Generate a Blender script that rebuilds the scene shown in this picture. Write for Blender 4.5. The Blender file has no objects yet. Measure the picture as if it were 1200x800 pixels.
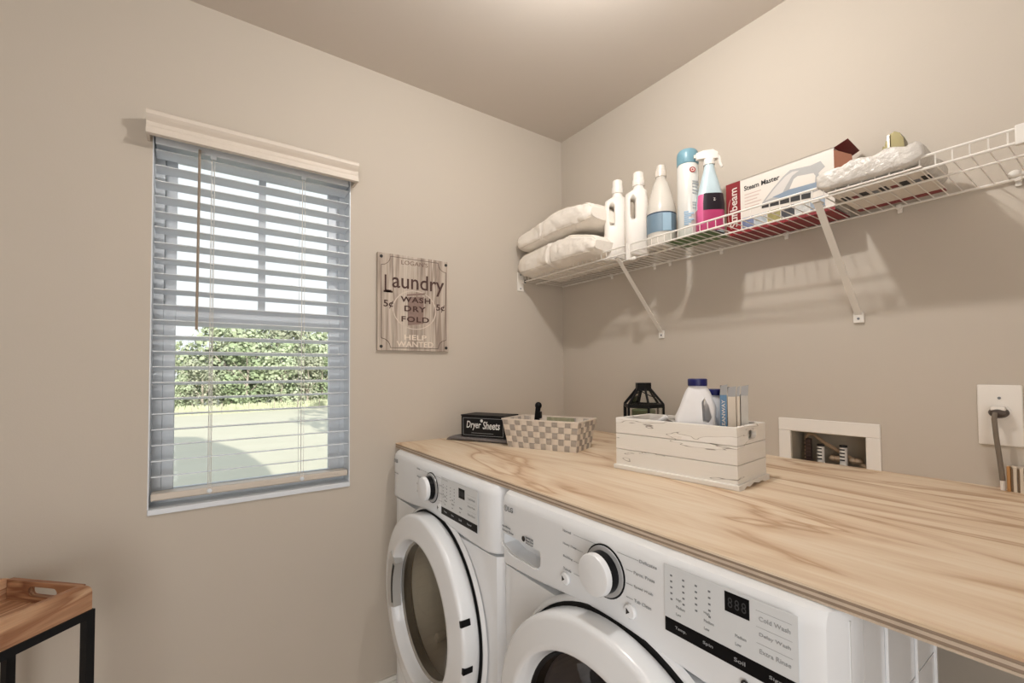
import bpy, bmesh, math, random
from mathutils import Vector, Matrix, noise
random.seed(7)
C = bpy.context.scene.collection
S = bpy.context.scene
PI = math.pi
# ------------------------------------------------------------------ camera
cam_d = bpy.data.cameras.new('camera'); cam = bpy.data.objects.new('camera', cam_d); C.objects.link(cam)
yaw, pitch, roll = 0.61391, 0.02848, -0.0070
fv = Vector((math.sin(yaw)*math.cos(pitch), math.cos(yaw)*math.cos(pitch), math.sin(pitch)))
rv = Vector((math.cos(yaw), -math.sin(yaw), 0)); uv = rv.cross(fv)
r2 = rv*math.cos(roll)+uv*math.sin(roll); u2 = -rv*math.sin(roll)+uv*math.cos(roll)
m = Matrix.Identity(4)
for i in range(3):
    m[i][0] = r2[i]; m[i][1] = u2[i]; m[i][2] = -fv[i]
m.translation = (-1.511, -1.6948, 1.2721)
cam.matrix_world = m
cam_d.sensor_width = 36; cam_d.lens = 525.28*36/1200; cam_d.shift_y = 20.9/1200
cam_d.clip_start = 0.02; cam_d.clip_end = 600
S.camera = cam
S.view_settings.view_transform = 'Standard'; S.view_settings.look = 'None'
S.view_settings.exposure = 0.22; S.view_settings.gamma = 1; S.view_settings.use_curve_mapping = False
# ------------------------------------------------------------------ world, sun, lamp
LAMP = (-0.81, -1.03, 2.30); LAMP_W = 18; SKY = 1.02; SUN_W = 5.6
w = bpy.data.worlds.new('sky'); S.world = w; w.use_nodes = True
nt = w.node_tree; nt.nodes.clear()
o_ = nt.nodes.new('ShaderNodeOutputWorld'); bg = nt.nodes.new('ShaderNodeBackground')
tc = nt.nodes.new('ShaderNodeTexCoord'); sp = nt.nodes.new('ShaderNodeSeparateXYZ'); rp = nt.nodes.new('ShaderNodeValToRGB')
nt.links.new(tc.outputs['Generated'], sp.inputs[0]); nt.links.new(sp.outputs[2], rp.inputs[0])
rp.color_ramp.elements[0].position = 0.0; rp.color_ramp.elements[0].color = (0.95, 0.98, 1.0, 1)
rp.color_ramp.elements[1].position = 0.9; rp.color_ramp.elements[1].color = (0.74, 0.85, 1.0, 1)
e = rp.color_ramp.elements.new(0.3); e.color = (0.93, 0.97, 1.0, 1)
nt.links.new(rp.outputs[0], bg.inputs[0]); bg.inputs[1].default_value = SKY
nt.links.new(bg.outputs[0], o_.inputs[0])
sd = bpy.data.lights.new('sun', 'SUN'); sun = bpy.data.objects.new('sun', sd); C.objects.link(sun)
sd.energy = SUN_W; sd.color = (1.0, 0.95, 0.86); sd.angle = math.radians(0.6)
SUN_T = 0.35
sun.rotation_euler = Vector((0, 1, -SUN_T)).to_track_quat('-Z', 'Y').to_euler()
sun.location = (0, -20, 12)

# soft fill light added behind the camera; no doorway is built there
ad = bpy.data.lights.new('fill_light', 'AREA'); ao = bpy.data.objects.new('fill_light', ad); C.objects.link(ao)
ad.shape = 'RECTANGLE'; ad.size = 2.2; ad.size_y = 2.1; ad.energy = 42; ad.color = (1.0, 1.0, 1.0)
ao.location = (-1.85, -2.86, 1.15); ao.rotation_euler = Vector((0.25, 1, 0.02)).to_track_quat('-Z', 'Z').to_euler()

# ------------------------------------------------------------------ helpers
def lin(c):
    c = c/255.0
    return c/12.92 if c <= 0.04045 else ((c+0.055)/1.055)**2.4
def rgb(r, g, b): return (lin(r), lin(g), lin(b), 1)
def mat(name, col, rough=0.5, metal=0.0, var=0.0, scale=30, bump=0.0, bscale=None, spec=0.5, emit=None, alpha=1.0, trans=0.0, coat=0.0):
    m = bpy.data.materials.new(name); m.use_nodes = True
    n = m.node_tree; p = n.nodes['Principled BSDF']
    p.inputs['Base Color'].default_value = col; p.inputs['Roughness'].default_value = rough
    p.inputs['Metallic'].default_value = metal; p.inputs['Specular IOR Level'].default_value = spec
    p.inputs['Alpha'].default_value = alpha; p.inputs['Transmission Weight'].default_value = trans
    p.inputs['Coat Weight'].default_value = coat
    if emit:
        p.inputs['Emission Color'].default_value = emit[0]; p.inputs['Emission Strength'].default_value = emit[1]
    t = n.nodes.new('ShaderNodeTexCoord')
    nz = n.nodes.new('ShaderNodeTexNoise'); nz.inputs['Scale'].default_value = scale; nz.inputs['Detail'].default_value = 4
    n.links.new(t.outputs['Object'], nz.inputs['Vector'])
    mx = n.nodes.new('ShaderNodeMix'); mx.data_type = 'RGBA'
    v = max(var, 0.015)
    mx.inputs['A'].default_value = tuple(c*(1-v) for c in col[:3])+(1,)
    mx.inputs['B'].default_value = tuple(min(1, c*(1+v)) for c in col[:3])+(1,)
    n.links.new(nz.outputs['Fac'], mx.inputs['Factor']); n.links.new(mx.outputs['Result'], p.inputs['Base Color'])
    if bump:
        nb = n.nodes.new('ShaderNodeTexNoise'); nb.inputs['Scale'].default_value = bscale or scale; nb.inputs['Detail'].default_value = 5
        n.links.new(t.outputs['Object'], nb.inputs['Vector'])
        b = n.nodes.new('ShaderNodeBump'); b.inputs['Strength'].default_value = bump; b.inputs['Distance'].default_value = 0.01
        n.links.new(nb.outputs['Fac'], b.inputs['Height']); n.links.new(b.outputs['Normal'], p.inputs['Normal'])
    return m
def wood(name, stops, stretch=(14, 1.2, 14), dist=1.6, nscale=1.0, rings=5.0, rough=0.55, fine=0.25, bump=0.08, rot=(0,0,0), off=(0,0,0)):
    """grain along the axis with the small stretch value"""
    m = bpy.data.materials.new(name); m.use_nodes = True
    n = m.node_tree; p = n.nodes['Principled BSDF']; p.inputs['Roughness'].default_value = rough
    t = n.nodes.new('ShaderNodeTexCoord'); mp = n.nodes.new('ShaderNodeMapping')
    mp.inputs['Scale'].default_value = stretch; mp.inputs['Rotation'].default_value = rot; mp.inputs['Location'].default_value = off
    n.links.new(t.outputs['Object'], mp.inputs[0])
    a = n.nodes.new('ShaderNodeTexNoise'); a.inputs['Scale'].default_value = nscale; a.inputs['Detail'].default_value = 3; a.inputs['Distortion'].default_value = dist
    n.links.new(mp.outputs[0], a.inputs['Vector'])
    mu = n.nodes.new('ShaderNodeMath'); mu.operation = 'MULTIPLY'; mu.inputs[1].default_value = rings
    n.links.new(a.outputs['Fac'], mu.inputs[0])
    fr = n.nodes.new('ShaderNodeMath'); fr.operation = 'FRACT'; n.links.new(mu.outputs[0], fr.inputs[0])
    r = n.nodes.new('ShaderNodeValToRGB'); n.links.new(fr.outputs[0], r.inputs[0])
    els = r.color_ramp.elements
    els[0].position = stops[0][0]; els[0].color = stops[0][1]; els[1].position = stops[-1][0]; els[1].color = stops[-1][1]
    for q, c in stops[1:-1]:
        x = els.new(q); x.color = c
    f = n.nodes.new('ShaderNodeTexNoise'); f.inputs['Scale'].default_value = 9; f.inputs['Detail'].default_value = 6
    mp2 = n.nodes.new('ShaderNodeMapping'); mp2.inputs['Scale'].default_value = tuple(s*2.2 if s == max(stretch) else s*0.6 for s in stretch); mp2.inputs['Rotation'].default_value = rot
    n.links.new(t.outputs['Object'], mp2.inputs[0]); n.links.new(mp2.outputs[0], f.inputs['Vector'])
    mx = n.nodes.new('ShaderNodeMix'); mx.data_type = 'RGBA'; mx.blend_type = 'OVERLAY'; mx.inputs['Factor'].default_value = fine
    n.links.new(r.outputs[0], mx.inputs['A']); n.links.new(f.outputs['Fac'], mx.inputs['B'])
    n.links.new(mx.outputs['Result'], p.inputs['Base Color'])
    b = n.nodes.new('ShaderNodeBump'); b.inputs['Strength'].default_value = bump; b.inputs['Distance'].default_value = 0.004
    n.links.new(f.outputs['Fac'], b.inputs['Height']); n.links.new(b.outputs['Normal'], p.inputs['Normal'])
    return m

class MB:
    def __init__(s, frame=None): s.bm = bmesh.new(); s.F = frame or Matrix.Identity(4)
    def _x(s, vs, M=None):
        M = s.F @ M if M is not None else s.F
        bmesh.ops.transform(s.bm, matrix=M, verts=vs)
    def box(s, a, b, bev=0, M=None, seg=2):
        r = bmesh.ops.create_cube(s.bm, size=1); vs = r['verts']
        c = [(a[i]+b[i])/2 for i in range(3)]; d = [abs(b[i]-a[i]) for i in range(3)]
        for v in vs: v.co = Vector((c[0]+v.co.x*d[0], c[1]+v.co.y*d[1], c[2]+v.co.z*d[2]))
        if bev:
            es = list({e for v in vs for e in v.link_edges})
            q = bmesh.ops.bevel(s.bm, geom=es, offset=bev, segments=seg, affect='EDGES', profile=0.5)
            vs = list({v for f in q['faces'] for v in f.verts} | {v for v in vs if v.is_valid})
        s._x(vs, M); return s
    def prism(s, poly, d0, d1, M=None):
        """poly in local xy, extruded along z from d0 to d1"""
        lo = [s.bm.verts.new((x, y, d0)) for x, y in poly]; hi = [s.bm.verts.new((x, y, d1)) for x, y in poly]
        n = len(poly)
        s.bm.faces.new(list(reversed(lo))); s.bm.faces.new(hi)
        for i in range(n): s.bm.faces.new((lo[i], lo[(i+1) % n], hi[(i+1) % n], hi[i]))
        s._x(lo+hi, M); return s
    def loft(s, rings, cap=(True, True), M=None, closed=True):
        R = [[s.bm.verts.new(p) for p in r] for r in rings]; n = len(R[0])
        for a, b in zip(R, R[1:]):
            for i in range(n if closed else n-1):
                s.bm.faces.new((a[i], a[(i+1) % n], b[(i+1) % n], b[i]))
        if cap[0]: s.bm.faces.new(list(reversed(R[0])))
        if cap[1]: s.bm.faces.new(R[-1])
        s._x([v for r in R for v in r], M); return s
    def lathe(s, prof, n=32, M=None, cap=(True, True)):
        """prof: (r,z) list, about local z"""
        return s.loft([[(r*math.cos(2*PI*i/n), r*math.sin(2*PI*i/n), z) for i in range(n)] for r, z in prof], cap, M)
    def tube(s, pts, r, n=8, cap=True, M=None):
        pts = [Vector(p) for p in pts]; rings = []
        up = Vector((0, 0, 1)); prev = None
        for i, p in enumerate(pts):
            d = (pts[min(i+1, len(pts)-1)]-pts[max(i-1, 0)]).normalized()
            if prev is None:
                a = d.cross(up if abs(d.z) < 0.95 else Vector((1, 0, 0))).normalized()
            else:
                a = (prev-d*prev.dot(d)).normalized()
            prev = a; b = d.cross(a)
            rr = r[i] if isinstance(r, (list, tuple)) else r
            rings.append([tuple(p+a*rr*math.cos(2*PI*k/n)+b*rr*math.sin(2*PI*k/n)) for k in range(n)])
        return s.loft(rings, (cap, cap), M)
    def sphere(s, c, r, sc=(1, 1, 1), seg=16, M=None):
        q = bmesh.ops.create_uvsphere(s.bm, u_segments=seg, v_segments=max(6, seg//2), radius=r)['verts']
        for v in q: v.co = Vector((c[0]+v.co.x*sc[0], c[1]+v.co.y*sc[1], c[2]+v.co.z*sc[2]))
        s._x(q, M); return s
    def quad(s, ps):
        s.bm.faces.new([s.bm.verts.new(p) for p in ps]); return s
    def obj(s, name, m, parent=None, smooth=False, angle=35, kind=None):
        me = bpy.data.meshes.new(name)
        bmesh.ops.recalc_face_normals(s.bm, faces=s.bm.faces)
        s.bm.to_mesh(me); s.bm.free()
        o = bpy.data.objects.new(name, me); C.objects.link(o)
        if m: me.materials.append(m)
        if smooth:
            for p in me.polygons: p.use_smooth = True
            try: me.set_sharp_from_angle(angle=math.radians(angle))
            except Exception: pass
        if parent: o.parent = parent
        if kind: o['kind'] = kind
        return o
def struct(o, label=None):
    o['kind'] = 'structure'
    return o
def thing(name, label, cat, loc=(0, 0, 0), rotz=0, group=None):
    o = bpy.data.objects.new(name, None); C.objects.link(o); o.empty_display_size = 0.05
    o.location = loc; o.rotation_euler = (0, 0, rotz); o['label'] = label; o['category'] = cat
    if group: o['group'] = group
    return o
def tag(o, label, cat, group=None, kind=None):
    o['label'] = label; o['category'] = cat
    if group: o['group'] = group
    if kind: o['kind'] = kind
    return o
def dup(o, parent=None):
    c = o.copy(); C.objects.link(c)
    if parent: c.parent = parent
    return c
def cut(o, cutter):
    """subtract a cutter object from o (applied), remove the cutter"""
    md = o.modifiers.new('cut', 'BOOLEAN'); md.operation = 'DIFFERENCE'; md.solver = 'EXACT'; md.object = cutter
    bpy.context.view_layer.update()
    dg = bpy.context.evaluated_depsgraph_get()
    me = bpy.data.meshes.new_from_object(o.evaluated_get(dg))
    o.modifiers.clear(); o.data = me
    bpy.data.objects.remove(cutter)
    return o
def frame(o, u, v):
    """local x->u, y->v, z->u x v, origin o"""
    u = Vector(u).normalized(); v = Vector(v).normalized(); n = u.cross(v)
    M = Matrix.Identity(4)
    for i in range(3): M[i][0] = u[i]; M[i][1] = v[i]; M[i][2] = n[i]
    M.translation = o
    return M
def text(s, name, m, parent, M, w=None, h=None, bold=0.0, depth=0.0006, space=1.0, align='L', shear=0.0):
    """s laid in the local xy plane of M; box w x h from its lower left (or centre) corner"""
    cu = bpy.data.curves.new('t', 'FONT'); cu.body = s; cu.size = 1; cu.offset = bold; cu.space_character = space
    cu.shear = shear; cu.resolution_u = 3; cu.extrude = 0.01
    ob = bpy.data.objects.new('t', cu); C.objects.link(ob)
    bpy.context.view_layer.update()
    me = bpy.data.meshes.new_from_object(ob.evaluated_get(bpy.context.evaluated_depsgraph_get()))
    bpy.data.objects.remove(ob); bpy.data.curves.remove(cu)
    xs = [v.co.x for v in me.vertices]; ys = [v.co.y for v in me.vertices]
    x0, x1, y0, y1 = min(xs), max(xs), min(ys), max(ys)
    sx = w/(x1-x0) if w else None; sy = h/(y1-y0) if h else None
    if sx is None: sx = sy
    if sy is None: sy = sx
    ox = -(x1-x0)*sx/2 if align == 'C' else 0; oy = -(y1-y0)*sy/2 if align == 'C' else 0
    for v in me.vertices:
        v.co = M @ Vector(((v.co.x-x0)*sx+ox, (v.co.y-y0)*sy+oy, depth*(1 if v.co.z > 0 else -0.3)))
    me.materials.clear(); me.materials.append(m)
    me.name = name
    o = bpy.data.objects.new(name, me); C.objects.link(o); o.parent = parent
    return o
def sup(rx, ry, z, n=24, e=4.0, cx=0, cy=0):
    """superellipse ring"""
    out = []
    for i in range(n):
        t = 2*PI*i/n; c, s_ = math.cos(t), math.sin(t)
        out.append((cx+rx*math.copysign(abs(c)**(2/e), c), cy+ry*math.copysign(abs(s_)**(2/e), s_), z))
    return out
def rrect(x0, y0, x1, y1, r, n=5):
    P = []
    for cx, cy, a in ((x1-r, y1-r, 0), (x0+r, y1-r, 90), (x0+r, y0+r, 180), (x1-r, y0+r, 270)):
        for k in range(n+1):
            t = math.radians(a+90*k/n); P.append((cx+r*math.cos(t), cy+r*math.sin(t)))
    return P

# ------------------------------------------------------------------ materials
M_wall = mat('wall paint', rgb(196, 186, 173), 0.75, var=0.015, scale=3, bump=0.03, bscale=220, spec=0.25)
M_ceil = mat('ceiling paint', rgb(206, 197, 187), 0.9, var=0.015, scale=3, bump=0.03, bscale=150, spec=0.1)
M_floor = mat('floor vinyl', rgb(170, 150, 128), 0.5, var=0.08, scale=6)
M_white = mat('white paint', rgb(232, 228, 220), 0.4, scale=8)
M_vinyl = mat('daylight tinted white vinyl', rgb(222, 227, 232), 0.35, scale=8)  # bluish cast of the daylight mixed into the white
M_slat = mat('daylight tinted white slat', rgb(221, 226, 231), 0.35, scale=12)  # same cool daylight cast put into the slat colour
M_val = mat('white faux wood valance', rgb(214, 203, 190), 0.5, var=0.02, scale=20)
M_enam = mat('white enamel', rgb(236, 238, 240), 0.18, scale=5, coat=0.3)
M_enam2 = mat('white plastic panel', rgb(234, 236, 238), 0.3, scale=5)
M_black = mat('black plastic', (0.006, 0.006, 0.007, 1), 0.35, spec=0.15)
M_gap = mat('dark gap shade', (0.01, 0.01, 0.01, 1), 0.8)  # black that stands in for shade in the door gap
M_wire = mat('white coated wire', rgb(232, 227, 219), 0.4)
M_blackmetal = mat('black painted metal', (0.009, 0.009, 0.010, 1), 0.5, spec=0.2)
M_grey = mat('grey print', rgb(120, 124, 128), 0.5)
M_dark = mat('dark print', (0.02, 0.018, 0.018, 1), 0.6)
M_lightprint = mat('light grey print', rgb(160, 162, 164), 0.5)
def glass(name, tint=(1, 1, 1, 1), gl=0.08):
    m = bpy.data.materials.new(name); m.use_nodes = True; n = m.node_tree; n.nodes.clear()
    o = n.nodes.new('ShaderNodeOutputMaterial'); t = n.nodes.new('ShaderNodeBsdfTransparent'); t.inputs[0].default_value = tint
    g = n.nodes.new('ShaderNodeBsdfGlossy'); g.inputs['Roughness'].default_value = 0.03
    lw = n.nodes.new('ShaderNodeFresnel'); lw.inputs[0].default_value = 1.35
    mx = n.nodes.new('ShaderNodeMixShader'); n.links.new(lw.outputs[0], mx.inputs[0]); n.links.new(t.outputs[0], mx.inputs[1]); n.links.new(g.outputs[0], mx.inputs[2])
    n.links.new(mx.outputs[0], o.inputs[0]); return m
M_glass = glass('window glass', (0.97, 0.98, 0.98, 1))
M_door_glass = glass('tinted door glass', (0.72, 0.66, 0.56, 1))
M_door_glass2 = glass('dark tinted door glass', (0.30, 0.27, 0.26, 1))

# ------------------------------------------------------------------ room shell
H = 2.44; XW = -3.0; YB = -2.9; T = 0.14
WX0, WX1, WZ0, WZ1 = -1.624, -1.047, 0.872, 2.02
b = MB()
b.box((XW-T, 0, 0), (WX0, T, H)); b.box((WX1, 0, 0), (T, T, H)); b.box((WX0, 0, 0), (WX1, T, WZ0)); b.box((WX0, 0, WZ1), (WX1, T, H))
struct(b.obj('wall_window', M_wall))
BY0, BY1, BZ0, BZ1 = -1.242, -1.051, 0.955, 1.086          # recess for the washer box
b = MB()
b.box((0, BY0, 0), (T, YB-T, H)); b.box((0, 0, 0), (T, BY1, H)); b.box((0, BY1, 0), (T, BY0, BZ0)); b.box((0, BY1, BZ1), (T, BY0, H))
struct(b.obj('wall_shelf', M_wall))
struct(MB().box((XW-T, YB, 0), (XW, 0, H)).obj('wall_left', M_wall))
struct(MB().box((XW-T, YB-T, 0), (0, YB, H)).obj('wall_back', M_wall))
struct(MB().box((XW-T, YB-T, -0.1), (T, T, 0)).obj('floor', M_floor))
struct(MB().box((XW-T, YB-T, H), (T, T, H+0.1)).obj('ceiling', M_ceil))
b = MB(); b.box((XW, -0.014, 0), (0, 0, 0.105)); b.box((XW, -0.009, 0.105), (0, 0, 0.12))
struct(b.obj('baseboard_window', M_white))
b = MB(); b.box((-0.014, YB, 0), (0, -0.014, 0.105)); b.box((-0.009, YB, 0.105), (0, -0.014, 0.12))
struct(b.obj('baseboard_shelf', M_white))
# house around the room (casts the shadow seen on the lawn)
M_side = mat('house siding', rgb(205, 200, 190), 0.7)
gab = [(1.2, -3), (1.2, 4.5), (0.68, 6.6), (-1.36, 9.5), (-2.9, 9.9), (-6.5, 6.6), (-7.2, 4.5), (-7.2, -3)]
b = MB()
b.box((-7.2, T+0.02, -3), (XW-T-0.05, -8, 4.5)); b.box((0.2, T+0.02, -3), (1.2, -8, 4.5)); b.box((XW-T-0.05, T+0.02, -3), (0.2, -8, -0.15))
b.box((XW-T-0.05, YB-T-0.05, -0.15), (0.2, -8, 4.5))
b.box((XW-T-0.05, T+0.02, H+0.15), (0.2, YB-T-0.05, 4.5))
struct(b.obj('trim_house', M_side))
b = MB(frame((0, 0.16, 0), (1, 0, 0), (0, 0, 1))); b.prism([p for p in gab if p[1] > 4.4], 0, 8.1)
struct(b.obj('roof', mat('roof shingle', rgb(90, 85, 80), 0.9)))

# window unit
WY0, WY1 = 0.075, 0.125
b = MB()
b.box((WX0, WY0, WZ0), (WX0+0.027, WY1, WZ1)); b.box((WX1-0.020, WY0, WZ0), (WX1, WY1, WZ1))
b.box((WX0+0.027, WY0, WZ0), (WX1-0.020, WY1, WZ0+0.022)); b.box((WX0+0.027, WY0, WZ1-0.03), (WX1-0.020, WY1, WZ1))
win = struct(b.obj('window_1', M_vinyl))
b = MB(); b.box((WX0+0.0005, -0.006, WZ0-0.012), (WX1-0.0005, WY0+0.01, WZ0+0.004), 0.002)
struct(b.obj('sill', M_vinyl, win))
b = MB(); b.box((WX0, 0.001, WZ0+0.004), (WX0+0.003, WY0, WZ1)); b.box((WX1-0.003, 0.001, WZ0+0.004), (WX1, WY0, WZ1)); b.obj('daylit_jamb_strip', M_vinyl, win)  # white strips added so the reveals look lit by daylight
def sash(name, x0, x1, z0, z1, y0, y1, l, r, bt, tp, mull=None):
    b = MB(); b.box((x0, y0, z0), (x0+l, y1, z1), 0.002); b.box((x1-r, y0, z0), (x1, y1, z1), 0.002)
    b.box((x0+l, y0, z0), (x1-r, y1, z0+bt), 0.002); b.box((x0+l, y0, z1-tp), (x1-r, y1, z1), 0.002)
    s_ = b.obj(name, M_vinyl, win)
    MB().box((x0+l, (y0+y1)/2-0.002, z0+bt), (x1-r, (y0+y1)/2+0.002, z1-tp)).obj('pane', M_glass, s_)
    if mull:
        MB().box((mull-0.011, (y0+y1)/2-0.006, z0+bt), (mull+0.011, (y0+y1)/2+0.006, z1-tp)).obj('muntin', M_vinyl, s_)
    return s_
sash('lower_sash', -1.597, -1.066, 0.894, 1.492, 0.078, 0.100, 0.031, 0.037, 0.022, 0.064)
sash('upper_sash', -1.597, -1.066, 1.44, 1.99, 0.102, 0.123, 0.031, 0.037, 0.045, 0.028, -1.324)
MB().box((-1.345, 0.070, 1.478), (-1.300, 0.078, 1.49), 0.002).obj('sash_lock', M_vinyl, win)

# ------------------------------------------------------------------ blinds
bl = thing('window_blind', 'white horizontal slat blind hanging open in the window', 'blind', (-1.335, 0.03, 1.95))
def L(p, o): return (p[0]-o.location.x, p[1]-o.location.y, p[2]-o.location.z)
def FR(o): return Matrix.Translation(-Vector(o.location))
prof = [(0.001, 2.034), (-0.050, 2.034), (-0.066, 2.034), (-0.070, 2.030), (-0.070, 2.020), (-0.064, 2.012), (-0.055, 2.003), (-0.056, 1.992), (-0.060, 1.986), (-0.060, 1.981), (-0.064, 1.979), (-0.064, 1.967), (-0.056, 1.965), (-0.050, 1.965), (-0.050, 2.020), (0.001, 2.02)]
b = MB(FR(bl))
b.loft([[(x, y, z) for y, z in prof] for x in (-1.636, -1.036)])
for xa, xb in ((-1.636, -1.629), (-1.043, -1.036)): b.box((xa, -0.056, 1.967), (xb, -0.001, 2.03))
b.obj('valance', M_val, bl)
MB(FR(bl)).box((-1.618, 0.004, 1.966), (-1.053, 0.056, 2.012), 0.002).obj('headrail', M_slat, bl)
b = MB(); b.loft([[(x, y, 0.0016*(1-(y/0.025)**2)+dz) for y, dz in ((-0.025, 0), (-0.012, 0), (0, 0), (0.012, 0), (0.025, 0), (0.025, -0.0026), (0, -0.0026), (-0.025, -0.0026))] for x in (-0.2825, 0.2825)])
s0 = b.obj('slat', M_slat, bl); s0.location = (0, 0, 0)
for k in range(22):
    s_ = s0 if k == 0 else dup(s0, bl)
    s_.location = (0, 0, 1.947-0.04672*k-1.95); s_.rotation_euler = (math.radians(random.uniform(-0.8, 0.8)-8.5), 0, 0)
MB(FR(bl)).box((-1.6175, 0.005, 0.898), (-1.0525, 0.055, 0.919), 0.004).obj('bottom_rail', mat('blind rail', rgb(205, 195, 182), 0.4), bl)  # rail tan has the warm lamplight and shading put into its colour
for x in (-1.473, -1.207):
    b = MB(FR(bl))
    for y in (0.0035, 0.0565): b.tube([(x-0.004, y, 1.965), (x-0.004, y, 0.915)], 0.0007, 5); b.tube([(x+0.004, y, 1.965), (x+0.004, y, 0.915)], 0.0007, 5)
    b.tube([(x, 0.03, 1.965), (x, 0.03, 0.915)], 0.0009, 5)
    b.obj('ladder_cord', M_white, bl)
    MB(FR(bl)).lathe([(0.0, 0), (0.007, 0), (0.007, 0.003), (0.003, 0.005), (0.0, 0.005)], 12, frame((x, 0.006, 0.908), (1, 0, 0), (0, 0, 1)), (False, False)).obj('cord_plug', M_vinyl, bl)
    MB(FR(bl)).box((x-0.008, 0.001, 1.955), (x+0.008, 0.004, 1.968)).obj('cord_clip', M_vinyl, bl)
b = MB(FR(bl)); b.tube([(-1.509, -0.022, 1.965), (-1.510, -0.024, 1.7), (-1.5115, -0.026, 1.408)], 0.0042, 6); b.tube([(-1.509, 0.006, 1.975), (-1.509, -0.01, 1.972), (-1.509, -0.022, 1.962)], 0.0015, 6)
b.obj('tilt_wand', mat('beige wand', rgb(150, 138, 124), 0.35), bl)

# ------------------------------------------------------------------ ceiling lamp
cl = thing('ceiling_light', 'round bare-bulb ceiling light above the counter, out of frame', 'lamp', (LAMP[0], LAMP[1], H))
MB().lathe([(0.0, 0), (0.075, 0), (0.075, -0.012), (0.05, -0.025), (0.02, -0.04), (0.02, -0.06), (0, -0.06)], 32, cap=(False, False)).obj('lamp_base', M_white, cl, True)
MB().lathe([(0.018, -0.055), (0.03, -0.06), (0.032, -0.072), (0.022, -0.08), (0.0, -0.081)], 24, cap=(False, False)).obj('bulb', mat('lit bulb', (1, 0.9, 0.8, 1), 0.3, emit=((1, 0.86, 0.7, 1), 4)), cl, True)
ld = bpy.data.lights.new('lamp', 'POINT'); lo = bpy.data.objects.new('lamp_glow', ld); C.objects.link(lo); lo.parent = cl
lo.location = (0, 0, LAMP[2]-H); ld.energy = LAMP_W; ld.color = (1.0, 0.985, 0.965); ld.shadow_soft_size = 0.028

# ------------------------------------------------------------------ counter (plywood)
CF = -0.874
ct = thing('plywood_countertop', 'bare pine plywood sheet laid as a counter over both machines', 'countertop', (-0.44, -1.2, 0.982))
P_l = rgb(228, 210, 186); P_m = rgb(214, 189, 160); P_d = rgb(188, 154, 122)
M_ply = wood('pine veneer', [(0.0, P_l), (0.38, rgb(224, 204, 178)), (0.64, P_m), (0.78, P_d), (0.89, P_m), (1.0, P_l)], (5.2, 1.0, 5.2), 2.0, 1.05, 3.1, 0.55, 0.28)
M_ed1 = mat('ply edge light', rgb(200, 182, 162), 0.7, var=0.18, scale=40)
M_ed2 = mat('ply edge dark', rgb(152, 132, 114), 0.8, var=0.25, scale=40)
z = 0.982
for k, (dz, mm, ins) in enumerate(((0.0032, M_ed1, 0.0), (0.0038, M_ed2, 0.0008), (0.0040, M_ed1, 0.0002), (0.0038, M_ed2, 0.0010), (0.0032, M_ply, 0.0))):
    b = MB(FR(ct)); b.box((CF+ins, YB+0.3, z), (0, 0, z+dz))
    b.obj('veneer' if k == 4 else 'ply', mm, ct); z += dz
CZ = 1.0

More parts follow.
